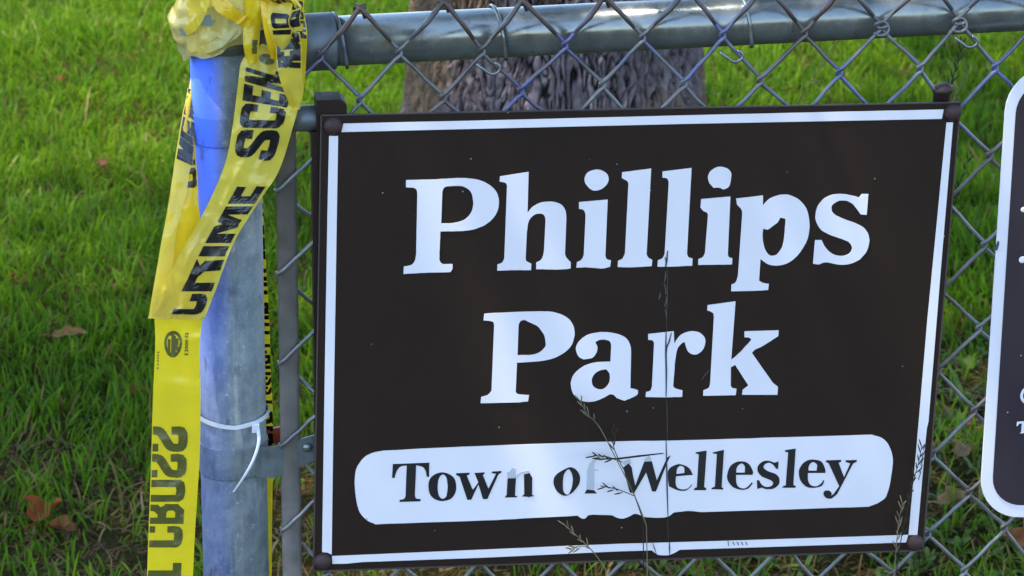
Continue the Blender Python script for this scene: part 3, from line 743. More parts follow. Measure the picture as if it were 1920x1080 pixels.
small = [
 (['80,97! 408,85! 405,212! 385,210! 375,160 350,125 290,108! 278,380! 290,408 330,412! 328,432! 140,438! 142,420! 180,412 195,385! 205,110! 150,120 115,160 95,222! 72,222!'], A4),
 (['525,172 590,190 635,230 650,295 640,360 600,410 530,430 460,415 415,370 400,300 415,230 460,190', '530,190 560,215 572,270 572,330 560,390 530,410 500,390 485,340 485,270 500,215'], A4),
 (['650,180! 770,175! 768,190! 745,200! 800,330! 850,262! 820,190! 812,178! 905,172! 905,184! 890,195! 940,320! 1010,185! 970,178! 972,165! 1058,160! 1055,175! 1030,190! 930,412! 890,412! 850,280! 785,418! 750,418! 680,210! 650,195!'], A4),
 (['1112,226! 1188,224! 1180,380! 1200,388! 1195,396! 1085,398! 1105,375!'], A4),
 (['1260,190! 1310,178! 1335,220! 1332,375! 1355,385! 1310,392! 1308,402! 1300,392! 1240,388! 1262,370!'], A4),
 (['1680,125 1740,160 1765,220 1755,280 1715,335 1680,365 1620,382 1560,345 1528,280 1535,215 1580,170', '1660,145 1690,180 1700,240 1690,310 1665,365 1640,370 1615,340 1610,270 1620,190'], A4),
 (['1825,327! 1890,332! 1915,362! 1805,362!'], A4),
 (['110,180! 150,148! 172,180! 180,235! 197,310! 262,138! 316,135! 352,272! 425,110! 452,92! 432,130! 345,352! 318,352! 275,215! 188,365! 158,360! 130,260!'], B4),
 (['520,155 580,180 612,232! 490,242! 487,290 500,325 540,338 575,330 605,298! 600,312 560,345 500,342 440,315! 432,260 432,205! 450,180 485,162', '492,226! 550,219! 548,182 525,168 500,184'], B4),
 (['630,70! 710,58! 692,320! 708,328! 705,342! 618,342! 622,330! 640,322! 655,85! 632,78!'], B4),
 (['755,70! 835,52! 818,322! 832,328! 825,338! 745,335! 750,325! 770,318! 785,82! 757,78!'], B4),
 (['950,135 1010,150 1045,210 1040,232! 922,232! 925,290 945,322 985,330 1015,310 1035,285! 1043,292! 1010,330 960,340 900,320 862,270 862,215 890,160', '924,216! 985,216! 985,172 965,150 940,162 925,190'], B4),
 (['1228,135! 1225,190! 1210,188! 1190,160 1160,145 1130,155 1120,180 1150,205 1205,225 1232,255 1230,300 1190,332 1140,335 1105,325 1075,335! 1072,270! 1090,272! 1110,305 1145,320 1180,310 1190,290 1170,270 1110,245 1080,210 1080,170 1110,140 1150,130 1200,145!'], B4),
 (['1275,55! 1352,43! 1335,305! 1352,312! 1350,325! 1255,325! 1260,315! 1280,308! 1298,70! 1278,66!'], B4),
 (['1480,122 1540,140 1565,195 1565,218! 1440,218! 1440,270 1460,305 1500,315 1535,295 1550,270! 1558,275! 1540,310 1490,325 1430,318 1385,270 1375,205 1400,155 1435,130', '1444,202! 1502,202! 1505,160 1480,140 1458,150 1445,175'], B4),
 (['1570,128! 1680,125! 1680,138! 1660,145! 1700,250! 1745,150! 1712,140! 1712,128! 1792,125! 1790,138! 1765,150! 1650,370! 1610,402 1575,400 1552,375 1560,350 1590,345 1610,365 1605,385! 1625,370! 1665,315! 1590,150! 1570,140!'], B4),
]
for lps, (ox, oy, s_) in small:
    slab('letter', [smooth_loop(t, ox, oy, s_, 5) for t in lps], YQ, .0004, M['letter_dark'], plaque, .3)
for lps in (['1880,65! 1905,62! 1900,78! 1893,80! 1890,325! 1825,325! 1830,150! 1850,90!'], ['1108,168! 1130,165! 1155,128! 1182,140! 1188,222! 1112,224!'],
            ['1190,205! 1225,170! 1300,152! 1312,172! 1230,185! 1195,222!'], ['1895,146! 1935,150! 1935,156! 1895,156!']):
    slab('peeled_print', [smooth_loop(t, *A4, 5) for t in lps], YQ, .0004, M['peeled'], plaque, .8)
slab('peeled_print', [smooth_loop('100,140! 155,120 170,150! 120,165!', *B4, 5)], YQ+.0001, .0003, M['peeled'], plaque, .8)
slab('peeled_print', [smooth_loop('262,118! 300,95 315,132! 265,136!', *B4, 5)], YQ+.0001, .0003, M['peeled'], plaque, .8)
# cracks in the vinyl
def crack(pts, w0, mat, Yf=YQ-.0001):
    V, Fc = [], []; n_ = len(pts)
    for i, (x_, y_) in enumerate(pts):
        a = pts[max(i-1, 0)]; b = pts[min(i+1, n_-1)]; d = Vector((b[0]-a[0], b[1]-a[1])).normalized(); nn = Vector((-d.y, d.x))*w0/2*(1 if 0 < i < n_-1 else .5)
        for q in ((x_-nn.x, y_-nn.y, 0), (x_+nn.x, y_+nn.y, 0), (x_+nn.x, y_+nn.y, .0003), (x_-nn.x, y_-nn.y, .0003)): V.append(U(q[0], q[1], Yf)+Vector((0, q[2], 0)))
    for i in range(n_-1):
        for j in range(4): Fc.append((i*4+j, i*4+(j+1) % 4, (i+1)*4+(j+1) % 4, (i+1)*4+j))
    mk('crack', V, Fc, mat, sign)
crack([(1249, 622), (1248.5, 660), (1249.5, 700), (1249, 744)], 3.0, M['crack'])
crack([(1259, 624), (1255, 640), (1250, 652), (1249, 670)], 2.6, M['crack'])
crack([(1249, 826), (1250, 870), (1251, 920), (1252.5, 968)], 2.6, M['crack'])
crack([(1255, 1016), (1255.5, 1028), (1256, 1040)], 2.6, M['crack'])
crack([(1223, 1017), (1227, 1028), (1231, 1040)], 1.8, M['crack'])
crack([(1115, 861), (1160, 860), (1200, 855), (1244, 850)], 3.2, M['letter_dark'])
crack([(1252, 470), (1250, 490), (1248, 500)], 3.4, M['crack'])
crack([(1247, 482), (1250, 498)], 3.0, M['crack'])
crack([(1252, 502), (1251, 560), (1250, 618)], 1.1, M['crackpale'], YS-.0004)
crack([(1250, 748), (1251, 780), (1251, 824)], 1.1, M['crackpale'], YS-.0004)
crack([(1252, 972), (1253, 1012)], 1.1, M['crackpale'], YS-.0004)
crack([(1330, 694), (1323, 702), (1316, 711)], 1.2, M['crackpale'], YS-.0004)
crack([(1365, 1012), (1366, 1024)], 2.2, M['crack'])
for x_ in (1374, 1382, 1390, 1398): crack([(x_, 1016), (x_+3, 1022)], 3.2, M['crack'])
for i in range(5): crack([(1722+i*2.2, 900-i*14), (1727+i*2.4, 884-i*13)], 3.0, M['crack'])
# bolts, bracket and top lug
for (x_, y_) in ((624, 236), (1787, 211), (605, 1053), (1716, 1018)):
    mk('bolt', *domevf(U(x_, y_, YS-.001), (0, -1, 0), .0088, .006), M['bolt'], sign, True)
br = [(594, 188), (640, 187), (650, 196), (653, 250), (594, 250)]
slab('bracket', [br], YS+.004, .028, M['board'], sign)
mk('back_batten', *boxvf((U(597, 640, YS+.012).x, YS+.014, (U(597, 250, YS).z+U(590, 1068, YS).z)/2), Vector((.0045, 0, 0)), Vector((0, .009, 0)), Vector((0, 0, (U(597, 250, YS).z-U(590, 1068, YS).z)/2))), M['board'], sign)
c = U(1766, 178, YS+.018)
mk('bolt_shank', *merge(tube([c+Vector((-.001, 0, -.012)), c+Vector((0, 0, .003)), c+Vector((0, 0, .0032))], [.0085, .0085, .0105], 14),
                        tube([c+Vector((0, 0, .0032)), c+Vector((0, 0, .008)), c+Vector((-.001, 0, .0105))], [.0105, .0105, .006], 14)), M['bolt'], sign, True)

# ------------------------------------------------------------------ second sign at the right edge
Y2 = -.046
tl = U(1888, 150, Y2); bl = U(1842, 965, Y2)
s2 = thing('white_bordered_sign', 'brown sign with broad white border and rounded corners cut off by the right edge', 'sign', (bl.x+.2, Y2, bl.z))
def quadsign(x_top, y_top, x_bot, y_bot, rad, width):
    """rounded panel: left edge from (x_top,y_top) to (x_bot,y_bot) in the photo; extends to the right by width metres"""
    a = U(x_top, y_top, Y2); b = U(x_bot, y_bot, Y2)
    dn = (b-a); H = dn.length; dn.normalize(); rt = Vector((-dn.z, 0, dn.x))
    if rt.x < 0: rt = -rt
    pts = []
    for (cx_, cy_, a0) in ((rad, rad, pi), (width-rad, rad, 1.5*pi), (width-rad, H-rad, 0), (rad, H-rad, .5*pi)):
        for t in range(9):
            q = a0+t*pi/16; pts.append(a+rt*(cx_+rad*cos(q))+dn*(cy_+rad*sin(q)))
    return pts, a, dn, rt
def panel(name, pts, yoff, th, mat, parent):
    n_ = len(pts); V = [p_+Vector((0, yoff, 0)) for p_ in pts]+[p_+Vector((0, yoff+th, 0)) for p_ in pts]
    Fc = [tuple(range(n_)), tuple(range(n_, 2*n_))[::-1]]+[(i, (i+1) % n_, n_+(i+1) % n_, n_+i) for i in range(n_)]
    return mk(name, V, Fc, mat, parent)
po, _, _, _ = quadsign(1890, 126, 1835, 974, .045, .31)
panel('board', po, 0, .002, M['white'], s2)
pi_, _, _, _ = quadsign(1908, 152, 1858, 950, .033, .284)
pn = panel('brown_panel', pi_, -.0007, .0006, M['panel'], s2)
for x_, y_, r_ in ((1919, 393, .0028), (1917, 487, .0036)):
    mk('bullet', *domevf(U(x_, y_, Y2-.0007), (0, -1, 0), r_, .0005), M['white'], pn, True)
c_ = U(1929, 741, Y2-.0009); ps = [c_+Vector((.0075*cos(t), 0, .0085*sin(t))) for t in np.linspace(.5, 5.8, 16)]
mk('letter', *tube(ps, .0016, 6), M['white'], pn)
slab('letter', [[(1907, 791), (1931, 789), (1930, 797), (1928, 797), (1926, 793), (1921, 793.5), (1920, 810), (1923, 812), (1912, 812.5), (1915, 810.5), (1916, 794), (1911, 794.5), (1908, 799), (1906, 799)]], Y2-.0012, .0005, M['white'], pn)
crack_pts = [(1866, 468), (1871, 458), (1872, 452)]
V = []; 
mk('chip', *tube([U(x_, y_, Y2-.0003) for x_, y_ in crack_pts], [.0022, .0013, .0008], 6), M['crack'], s2)

# ------------------------------------------------------------------ zip tie
za = U(378, 792, -.01); R_ = POST_R+.0022; zc = U(440, 800, -R_).z
zt = thing('zip_tie', 'white plastic zip tie round the grey post with its tail hanging down', 'zip tie', (POST_X, 0, zc))
V, Fc = [], []; n_ = 48
for k in range(n_):
    q = 2*pi*k/n_; dz = -.0022*cos(q+.5)*-1+.0014*sin(2*q)
    dz = .0035*(1 if cos(q) > 0 else 1)*abs(cos(q))*(1.0)-.001
    for r2, z2 in ((R_, -.0021), (R_+.0012, -.0021), (R_+.0012, .0021), (R_, .0021)): V.append((POST_X+r2*cos(q), r2*sin(q), zc+dz+z2))
for k in range(n_):
    for j in range(4): Fc.append((k*4+j, ((k+1) % n_)*4+j, ((k+1) % n_)*4+(j+1) % 4, k*4+(j+1) % 4))
mk('loop', V, Fc, M['zip'], zt)
hd = U(479, 802, -POST_R*.75-.006)
mk('head', *boxvf(hd, Vector((.0036, 0, 0)), Vector((0, .003, 0)), Vector((0, 0, .0042))), M['zip'], zt)
tp = cr([(484, 806, -.036), (485, 830, -.042), (475, 862, -.046), (458, 893, -.047), (438, 922, -.044)], 16)
V, Fc = [], []
for i, (x_, y_, Yq) in enumerate(tp):
    p_ = U(x_, y_, Yq); ww = .0017*(1 if i < 12 else 1-(i-11)*.12)
    V += [p_+Vector((-ww, -.0006, -ww*.3)), p_+Vector((ww, -.0006, ww*.3)), p_+Vector((ww, .0006, ww*.3)), p_+Vector((-ww, .0006, -ww*.3))]
for i in range(len(tp)-1):
    for j in range(4): Fc.append((i*4+j, i*4+(j+1) % 4, (i+1)*4+(j+1) % 4, (i+1)*4+j))
mk('tail', V, Fc, M['zip'], zt, True)
# red scrap caught behind the post
rp = U(520, 815, .012)
rt_ = mk('red_clip', *merge(boxvf(rp, Vector((.0055, 0, .001)), Vector((0, .002, 0)), Vector((0, 0, .008))), boxvf(rp+Vector((-.009, 0, .004)), Vector((.004, 0, 0)), Vector((0, .0015, 0)), Vector((0, 0, .002)))), M['red'])
rt_['label'] = 'small red plastic clip peeping out between the post and the brown bar'; rt_['category'] = 'clip'

# ------------------------------------------------------------------ tape
tape = thing('barrier_tape', 'yellow barrier tape with black capitals knotted round the post top, one end hanging', 'tape', (POST_X, -.04, U(400, 1075, -.04).z))
GL = {
 'C': (.62, [[(.52, .70), (.50, .86), (.31, .90), (.12, .86), (.10, .70), (.10, .30), (.12, .14), (.31, .10), (.50, .14), (.52, .30)]]),
 'R': (.62, [[(.10, 0), (.10, 1)], [(.10, .9), (.40, .9), (.52, .80), (.52, .62), (.42, .50), (.10, .50)], [(.34, .50), (.50, .35), (.52, 0)]]),
 'I': (.20, [[(.10, 0), (.10, 1)]]),
 'M': (.80, [[(.10, 0), (.10, 1)], [(.14, .95), (.40, .12), (.66, .95)], [(.70, 0), (.70, 1)]]),
 'E': (.52, [[(.10, 0), (.10, 1)], [(.10, .9), (.5, .9)], [(.10, .5), (.45, .5)], [(.10, .1), (.5, .1)]]),
 'S': (.62, [[(.52, .70), (.50, .86), (.31, .90), (.12, .86), (.10, .72), (.16, .60), (.46, .42), (.52, .30), (.50, .14), (.31, .10), (.12, .14), (.10, .30)]]),
 'N': (.62, [[(.10, 0), (.10, 1)], [(.13, .95), (.49, .05)], [(.52, 0), (.52, 1)]]),
 'O': (.62, [[(.31, .90), (.50, .86), (.52, .70), (.52, .30), (.50, .14), (.31, .10), (.12, .14), (.10, .30), (.10, .70), (.12, .86), (.31, .90)]]),
 'T': (.60, [[(.30, 0), (.30, 1)], [(0, .9), (.6, .9)]]),
 '3': (.62, [[(.10, .86), (.40, .90), (.52, .7), (.3, .52), (.52, .3), (.40, .1), (.10, .14)]]),
 '0': (.62, [[(.31, .90), (.52, .70), (.52, .30), (.31, .10), (.10, .30), (.10, .70), (.31, .90)]]),
 '-': (.4, [[(.05, .5), (.35, .5)]]),
 '2': (.62, [[(.10, .75), (.3, .9), (.52, .7), (.1, .1), (.52, .1)]]),
}
class Ribbon:
    """ruled film between two edge curves; rows: xl, yl, Yl, xr, yr, Yr"""
    def __init__(s, rows, n=60, m=10, crinkle=.0015, seed=0, fold=0.0, crease=.0016):
        s.n, s.m = n, m; R6 = cr(rows, n); s.g = np.zeros((n, m+1, 3))
        for i, r6 in enumerate(R6):
            for j in range(m+1):
                t = j/m; x_ = r6[0]+(r6[3]-r6[0])*t; y_ = r6[1]+(r6[4]-r6[1])*t; Yq = r6[2]+(r6[5]-r6[2])*t
                Yq += fold*sin(pi*t)
                q = noise.noise(Vector((x_*.022+seed, y_*.014, seed*3.1)))+.5*noise.noise(Vector((x_*.06, y_*.03+seed, 5)))
                qr = noise.noise(Vector((x_*.020+y_*.012+seed*1.7, y_*.007-x_*.006, 9.1+seed)))
                q2 = noise.noise(Vector((x_*.05-y_*.02+seed, y_*.016, 3.7+seed)))
                s.g[i, j] = U(x_, y_, Yq+crinkle*q-crease*((1-min(1, abs(qr)*5))**1.5+.5*(1-min(1, abs(q2)*5))**1.5))
    def mesh(s, name, mat, parent):
        V = s.g.reshape(-1, 3); m1 = s.m+1
        Fc = [(i*m1+j, i*m1+j+1, (i+1)*m1+j+1, (i+1)*m1+j) for i in range(s.n-1) for j in range(s.m)]
        s.ob = mk(name, V, Fc, mat, parent, True); return s.ob
    def P(s, a, t):
        """a 0..1 along, t 0..1 across"""
        a = min(max(a, 0), 1)*(s.n-1); t = min(max(t, 0), 1)*s.m
        i = min(int(a), s.n-2); j = min(int(t), s.m-1); fa, ft = a-i, t-j; g_ = s.g
        return Vector((g_[i, j]*(1-fa)+g_[i+1, j]*fa)*(1-ft)+(g_[i, j+1]*(1-fa)+g_[i+1, j+1]*fa)*ft)
    def text(s, txt, a0, unit, tb, tt, mat, clip=(0, 1), width=.19, off=.0006, gap=.1, name='lettering', parent=None, tclip=(.02, .98)):
        """unit: fraction of ribbon length per glyph unit (sign gives the direction); tb, tt: t of letter bottom and top"""
        V, Fc = [], []
        cur = a0
        for ch in txt:
            if ch == ' ': cur += unit*.35; continue
            w_, strokes = GL[ch]
            for sk in strokes:
                pts = [Vector(q) for q in (cr(sk, len(sk)*3) if len(sk) > 7 else sk)]
                for p0, p1 in zip(pts, pts[1:]):
                    L = (p1-p0).length; d = (p1-p0).normalized(); nn = Vector((-d.y, d.x))*width/2
                    ext = width*.30 if len(pts) > 2 else 0
                    q0 = p0-d*ext; q1 = p1+d*ext; k_ = max(2, int((q1-q0).length/.07))
                    base = len(V); ok = []
                    for i in range(k_+1):
                        c_ = q0.lerp(q1, i/k_)
                        for e in (-1, -.33, .33, 1):
                            gx = c_.x+nn.x*e; gy = min(max(c_.y+nn.y*e, clip[0]), clip[1])
                            t = tb+(tt-tb)*gy; t = min(max(t, tclip[0]), tclip[1])
                            V.append(s.P(cur+unit*gx, t)+Vector((0, -off, 0)))
                    for i in range(k_):
                        for e in range(3): Fc.append((base+i*4+e, base+i*4+e+1, base+i*4+e+5, base+i*4+e+4))
                    off += 3e-6
            cur += unit*(w_+gap)
        # drop faces squashed flat by clipping
        Fc = [f for f in Fc if ((V[f[1]]-V[f[0]]).cross(V[f[3]]-V[f[0]])).length > 1e-9]
        o = mk(name, V, Fc, mat, parent or s.ob); return o

# strip hanging down in front of the post's left side (back of the film towards us)
hang = Ribbon([(288, 578, -.047, 383, 582, -.046), (291, 640, -.048, 375, 640, -.046), (287, 740, -.050, 376, 740, -.047), (284, 840, -.049, 375, 840, -.047), (281, 930, -.052, 370, 930, -.048), (278, 1010, -.049, 365, 1010, -.048), (275, 1100, -.051, 361, 1100, -.048), (272, 1190, -.050, 357, 1190, -.048)], 90, 10, .0020, 1)
hang.mesh('hanging_end', M['tape'], tape)
span = 1190-580
def a_of(y_): return (y_-580)/span
hang.text('T CROSS', a_of(1100), -67/span, -.20, .74, M['ink_back'], width=.20, gap=.07)
# maker's mark
ps = []
def disc(rib, ac, tc, ra, rt2, mat, name, off=.0006, n=20, inner=None):
    V, Fc = [], []
    for k in range(n):
        q = 2*pi*k/n
        V.append(rib.P(ac+ra*cos(q), tc+rt2*sin(q))+Vector((0, -off, 0)))
        V.append(rib.P(ac+ra*(inner or 0)*cos(q), tc+rt2*(inner or 0)*sin(q))+Vector((0, -off, 0)))
    for k in range(n): Fc.append((2*k, (2*k+2) % (2*n), (2*k+3) % (2*n), 2*k+1))
    mk(name, V, Fc, mat, rib.ob)
disc(hang, a_of(670), .40, 26/span, .20, M['ink_back'], 'print_ring', inner=.72)
for t0, t1, a0_, a1_ in ((.30, .42, 650, 655), (.36, .46, 655, 690), (.28, .34, 662, 688), (.45, .52, 660, 684)):
    V = [hang.P(a_of(a0_), t0), hang.P(a_of(a0_), t1), hang.P(a_of(a1_), t1), hang.P(a_of(a1_), t0)]
    mk('print_mark', [v+Vector((0, -.0007, 0)) for v in V], [(0, 1, 2, 3)], M['ink_back'], hang.ob)
hang.text('E3000-23', a_of(692), -8.2/span, .66, .74, M['ink_back'], width=.22)
hang.text('TTTITT', a_of(715), -8.2/span, .05, .09, M['ink_back'], width=.22)

# strip at the left running up behind (the other side of the loop)
loop = Ribbon([(279, 594, -.047, 383, 588, -.040), (284, 560, -.046, 385, 540, -.036), (300, 470, -.040, 388, 470, -.034), (316, 380, -.032, 374, 400, -.034), (322, 340, -.026, 370, 330, -.026), (331, 280, -.018, 366, 280, -.018), (343, 210, -.008, 364, 220, -.004), (355, 160, .004, 372, 160, .008), (362, 110, .010, 380, 110, .014)], 80, 10, .0035, 4, -.004)
loop.mesh('rear_strip', M['tape_gold'], tape)
loop.text('OI', .46, .13, 1.0, .1, M['ink'], width=.2, tclip=(.55, .96))
fold = Ribbon([(280, 590, -.050, 292, 592, -.050), (290, 530, -.049, 318, 545, -.049), (305, 440, -.044, 330, 440, -.044), (318, 385, -.036, 348, 370, -.037), (326, 320, -.030, 356, 320, -.031), (332, 280, -.020, 362, 300, -.026), (341, 225, -.010, 364, 240, -.014), (352, 165, 0, 366, 170, -.004)], 70, 6, .0015, 9)
fold.mesh('folded_flap', M['tape_pale'], tape)
fold.text('IMIEIM', .66, .105, .98, 0, M['ink'], width=.30, gap=.12, tclip=(.05, .98))

# front diagonal strip
diag = Ribbon([(277, 597, -.050, 382, 600, -.049), (300, 545, -.053, 404, 545, -.051), (352, 452, -.054, 440, 452, -.053), (395, 372, -.055, 490, 372, -.053), (424, 300, -.055, 524, 318, -.054), (437, 230, -.055, 551, 232, -.055), (446, 160, -.052, 560, 190, -.054), (452, 118, -.050, 556, 150, -.050), (470, 96, -.046, 545, 118, -.044), (492, 82, -.040, 520, 92, -.038)], 150, 20, .0045, 6, 0.0, .0022)
diag.mesh('diagonal_strip', M['tape_pale'], tape)
dl = 560
diag.text('CRIME', .030, .118, .93, .03, M['ink'], clip=(-.02, .60), width=.19, gap=.05)
diag.text('SCEN', .462, .118, .83, .10, M['ink'], width=.205, gap=.06)
diag.text('E', .74, .11, .99, .62, M['ink'], width=.22)
disc(diag, .865, .42, .045, .17, M['ink_back'], 'print_ring', inner=.0)
# crumpled wrap round the post top
wrapV, wrapF = [], []; na, nb = 96, 18
zb = U(356, 104, 0).z
for i in range(na):
    q = 2*pi*i/na                                        # q = pi is the left side, 1.5 pi the front
    dirx, diry = cos(q), sin(q)
    low = zb+.012*(1+dirx)*1.25+.002*sin(q*7)
    for j in range(nb+1):
        t = j/nb; zq = low+t*.078
        left = max(0, -dirx)
        nz = noise.noise(Vector((cos(q)*2.1, sin(q)*2.1, t*3.0+2)))+.6*noise.noise(Vector((cos(q)*5, sin(q)*5, t*7)))
        r_ = POST_R+.004+.0045*abs(nz)+.011*left**2*math.exp(-((t-.42)/.28)**2)+.0025*sin(t*16+q*2)**2+.004*abs(noise.noise(Vector((q*4, t*9, 3.3))))
        wrapV.append((POST_X+r_*dirx, r_*diry, zq+.003*nz))
for i in range(na):
    for j in range(nb): wrapF.append((i*(nb+1)+j, ((i+1) % na)*(nb+1)+j, ((i+1) % na)*(nb+1)+j+1, i*(nb+1)+j+1))
wr = mk('crumpled_wrap', wrapV, wrapF, M['tape_wrap'], tape, True)
# letters scrunched in the wrap: greyish blobs of print seen through the film
def blob(cx_, cy_, w_, h_, Yq, mat, nm='print_mark', parent=None, rot=0):
    pts = []
    for k in range(14):
        q = 2*pi*k/14; r_ = 1+.18*sin(k*2.2+cx_)
        dx, dy = w_*cos(q)*r_, h_*sin(q)*r_
        pts.append((cx_+dx*cos(rot)-dy*sin(rot), cy_+dx*sin(rot)+dy*cos(rot)))
    slab(nm, [pts], Yq, .0003, mat, parent or tape)
M['ink_faint'] = tape_mat('print_seen_through_two_films', (.20, .25, .22), (.24, .27, .22), .3, .3)
blob(390, 38, 15, 11, -.046, M['ink_faint'], parent=wr, rot=-.3)
blob(349, 60, 13, 9, -.030, M['ink_faint'], parent=wr, rot=.2)
# diagonal overlap band of the wrap in front
wb = Ribbon([(352, 30, -.030, 350, 100, -.024), (375, 22, -.042, 372, 96, -.040), (415, 5, -.047, 418, 84, -.046), (455, -15, -.046, 458, 60, -.045), (490, -40, -.040, 486, 30, -.040)], 60, 16, .010, 15)
wb.mesh('wrap_band', M['tape_wrap'], tape)
wb2 = Ribbon([(345, 8, -.022, 334, 52, -.014), (368, -8, -.044, 380, 20, -.044), (410, -20, -.050, 420, 10, -.050), (450, -40, -.048, 470, 22, -.048), (480, -50, -.042, 500, 10, -.044)], 40, 8, .004, 17)
wb2.mesh('wrap_band', M['tape_pale'], tape)
for rows, mt in (
  ([(336, 56, -.016, 342, 70, -.016), (356, 44, -.044, 366, 58, -.045), (372, 20, -.052, 384, 30, -.053), (380, -14, -.054, 396, -6, -.055)], 'tape_pale'),
  ([(350, 92, -.026, 354, 104, -.026), (385, 84, -.045, 392, 99, -.046), (425, 62, -.050, 434, 78, -.051), (462, 34, -.046, 468, 52, -.047)], 'tape_wrap'),
  ([(392, -20, -.050, 418, -12, -.052), (404, 18, -.054, 440, 14, -.056), (438, 40, -.052, 462, 30, -.054), (470, 60, -.046, 482, 44, -.048)], 'tape_gold')):
    fr = Ribbon(rows, 50, 10, .004, len(rows)*7+rows[0][0], 0, .003); fr.mesh('wrap_band', M[mt], tape)
tail_ = Ribbon([(338, 50, -.012, 352, 58, -.012), (330, 54, -.012, 340, 62, -.012), (323, 52, -.012, 330, 56, -.012)], 10, 3, .002, 3)
tail_.mesh('tape_corner', M['tape'], tape)
# knotted bundle between the post and the rail
knots = [
 ([(462, -20, -.050, 498, -20, -.048), (457, 40, -.054, 490, 40, -.052), (456, 80, -.054, 486, 82, -.050), (462, 120, -.048, 482, 118, -.046)], 'tape'),
 ([(486, -20, -.056, 516, -20, -.052), (492, 40, -.060, 516, 44, -.054), (500, 80, -.056, 520, 84, -.052), (508, 110, -.050, 522, 112, -.048)], 'tape_gold'),
 ([(505, -20, -.050, 560, -20, -.046), (500, 16, -.062, 546, 20, -.058), (503, 52, -.066, 548, 50, -.060), (512, 78, -.062, 545, 80, -.056), (520, 100, -.052, 540, 104, -.050)], 'tape_pale'),
 ([(530, -20, -.040, 572, -20, -.036), (538, 20, -.046, 570, 20, -.040), (546, 60, -.050, 576, 62, -.042), (548, 110, -.048, 574, 115, -.040), (545, 160, -.046, 570, 165, -.040), (548, 195, -.044, 564, 200, -.042)], 'tape'),
 ([(520, 66, -.056, 562, 60, -.052), (517, 96, -.060, 566, 92, -.054), (520, 128, -.062, 566, 130, -.054), (530, 165, -.060, 568, 170, -.052), (546, 203, -.054, 562, 206, -.050)], 'tape_pale'),
 ([(466, -14, -.062, 520, 10, -.060), (490, -30, -.066, 540, 6, -.064), (530, -30, -.062, 560, 12, -.060), (550, -10, -.054, 574, 24, -.052)], 'tape'),
 ([(548, 20, -.056, 566, 14, -.054), (540, 40, -.062, 562, 34, -.058), (548, 60, -.060, 568, 58, -.054)], 'tape_pale'),
]
KR = []
for i, (rows, mt) in enumerate(knots):
    rb = Ribbon(rows, 40, 8, .009, 20+i*3, -.004); rb.mesh('knot_loop', M[mt], tape); KR.append(rb)
KR[2].text('OI', .30, .34, .95, .15, M['ink'], width=.22)
KR[4].text('SCR', .02, .22, .95, -.1, M['ink'], width=.32, tclip=(.05, .95))
KR[6].text('O', .15, .9, .95, .1, M['ink'], width=.34)
KR[0].text('N', .62, .3, .9, .55, M['ink_back'], width=.3)
KR[5].text('CEN', .10, .22, .95, .2, M['ink'], width=.2)
KR[3].text('SCEN', .12, .12, .95, .3, M['ink'], width=.2)
# edge of the tape's other end hanging behind the post
edge = Ribbon([(478, 370, .012, 493, 372, .004), (482, 480, .016, 498, 480, .006), (485, 600, .018, 505, 600, .006), (488, 700, .020, 508, 700, .008), (490, 800, .022, 512, 800, .010), (490, 1000, .024, 510, 1000, .010), (490, 1120, .024, 509, 1120, .010)], 80, 5, .002, 31)
edge.mesh('rear_hanging_end', M['tape'], tape)
edge.text('SCENE DO NOT CROSS CRIME'.replace('D', 'O'), .02, .048, .2, 1.5, M['ink'], width=.22, gap=.1)

# ------------------------------------------------------------------ grass stalks standing in front of the signs
def stalk(pts, label, dark=False, seeds=14, side=(), Yq=-.060, seedlen=.010, foot=True, start=.35):
    mt = M['stalk_dark'] if dark else M['stalk']
    P_ = [U(x_, y_, Yq) for x_, y_ in pts]                # from the tip downwards
    base = P_[-1]; ft = Vector((base.x+(base.x-P_[-2].x)*2.0, Yq+.01, 0))
    o = thing('grass_stalk', label, 'grass stalk', (ft.x, ft.y, 0), 'thin grass stalks by the signs')
    path = [Vector(q) for q in cr([tuple(p_) for p_ in P_], 24)]
    if foot: path += [base.lerp(ft, .5), ft]
    mk('stem', *tube(path, [.0003+.00025*min(1, i/12) for i in range(len(path))], 5), mt, o, True)
    acc = []
    for i in range(seeds):
        k_ = int(i/seeds*24*(1-start)); c_ = path[min(k_, 23)]
        d = (path[min(k_+1, 23)]-path[k_]).normalized()*-1
        s_ = 1 if i % 2 else -1
        dirv = (d*1.0+Vector((s_*.45, random.uniform(-.4, .4), random.uniform(-.2, .3)))).normalized()
        L = seedlen*random.uniform(.6, 1.2)
        acc.append(tube([c_, c_+dirv*L*.4, c_+dirv*L*.8, c_+dirv*L], [.0003, .00075, .0006, .0002], 5))
    for a_, b_, n_ in side:
        A_, B_ = U(*a_, Yq), U(*b_, Yq)
        acc.append(tube([A_, A_.lerp(B_, .5)+Vector((0, 0, .002)), B_], .0005, 4))
        for i in range(n_):
            c_ = A_.lerp(B_, .35+.65*i/n_); d = (B_-A_).normalized(); s_ = 1 if i % 2 else -1
            dirv = (d+Vector((0, random.uniform(-.3, .3), s_*.5))).normalized(); L = seedlen*random.uniform(.7, 1.1)
            acc.append(tube([c_, c_+dirv*L*.4, c_+dirv*L*.8, c_+dirv*L], [.0003, .0008, .0007, .0002], 5))
    if acc: mk('seed_head', *merge(*acc), mt, o, True)
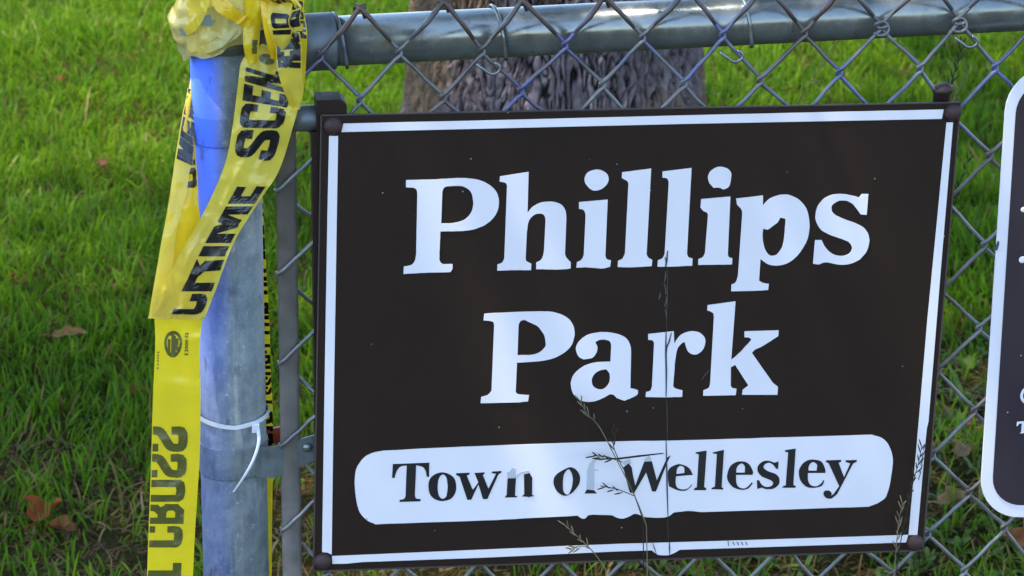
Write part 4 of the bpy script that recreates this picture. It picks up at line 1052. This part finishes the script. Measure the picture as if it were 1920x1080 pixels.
stalk([(1153, 808), (1150, 835), (1162, 866), (1176, 892), (1190, 930), (1206, 975)], 'dark seeding grass stalk crossing the white plaque of the brown sign', True, 7, [((1166, 866), (1112, 854), 7), ((1190, 930), (1126, 911), 5)], start=.7)
stalk([(1088, 752), (1100, 775), (1118, 793), (1132, 815), (1150, 850), (1190, 930), (1212, 985)], 'tan grass stalk whose tip lies below the letter a of Park', False, 8, start=.62)
stalk([(1064, 988), (1078, 1002), (1098, 1020), (1118, 1042), (1136, 1068)], 'tan seeding grass stalk crossing the bottom border of the brown sign', False, 9, [((1100, 1024), (1068, 1031), 4)], start=.3)
for q_ in (((1248, 508), (1246, 528)), ((1245, 530), (1249, 552)), ((1250, 556), (1246, 576)), ((1238, 548), (1235, 562)), ((1247, 580), (1250, 600))):
    crack([q_[0], ((q_[0][0]+q_[1][0])/2+1, (q_[0][1]+q_[1][1])/2), q_[1]], 2.4, M['crackpale'], YS-.0004)  # pale flecks standing in for a faint grass stalk over the seam
stalk([(1728, 838), (1722, 870), (1712, 905), (1700, 960), (1690, 1010), (1682, 1060)], 'dark grass stalk over the right border of the brown sign near its lower corner', True, 18, seedlen=.009, start=.2)
stalk([(1692, 945), (1686, 975), (1682, 1010), (1678, 1060)], 'grass stalk left of the lower right corner bolt of the brown sign', False, 12, seedlen=.010, start=.1)
stalk([(1803, 80), (1797, 110), (1787, 145), (1776, 178), (1768, 240)], 'thin seeding grass stalk behind the wires above the top right bolt', True, 14, Yq=.03, seedlen=.011, start=.1)
stalk([(1573, 73), (1556, 98), (1535, 130), (1520, 155), (1504, 175), (1480, 230)], 'pale straw stalk seen through the mesh above the brown sign, left of the other one', False, 7, Yq=.05, seedlen=.014, start=.1)
stalk([(1808, 148), (1798, 168), (1786, 190), (1770, 240)], 'short pale straw stalk between the top right bolt and the white-edged sign', False, 6, Yq=.04, seedlen=.010, start=.2)
stalk([(1815, 300), (1800, 340), (1788, 390), (1772, 440), (1762, 520)], 'dark thin grass stalk in the gap between the signs, upper part', True, 10, Yq=.05, seedlen=.010, start=.2)
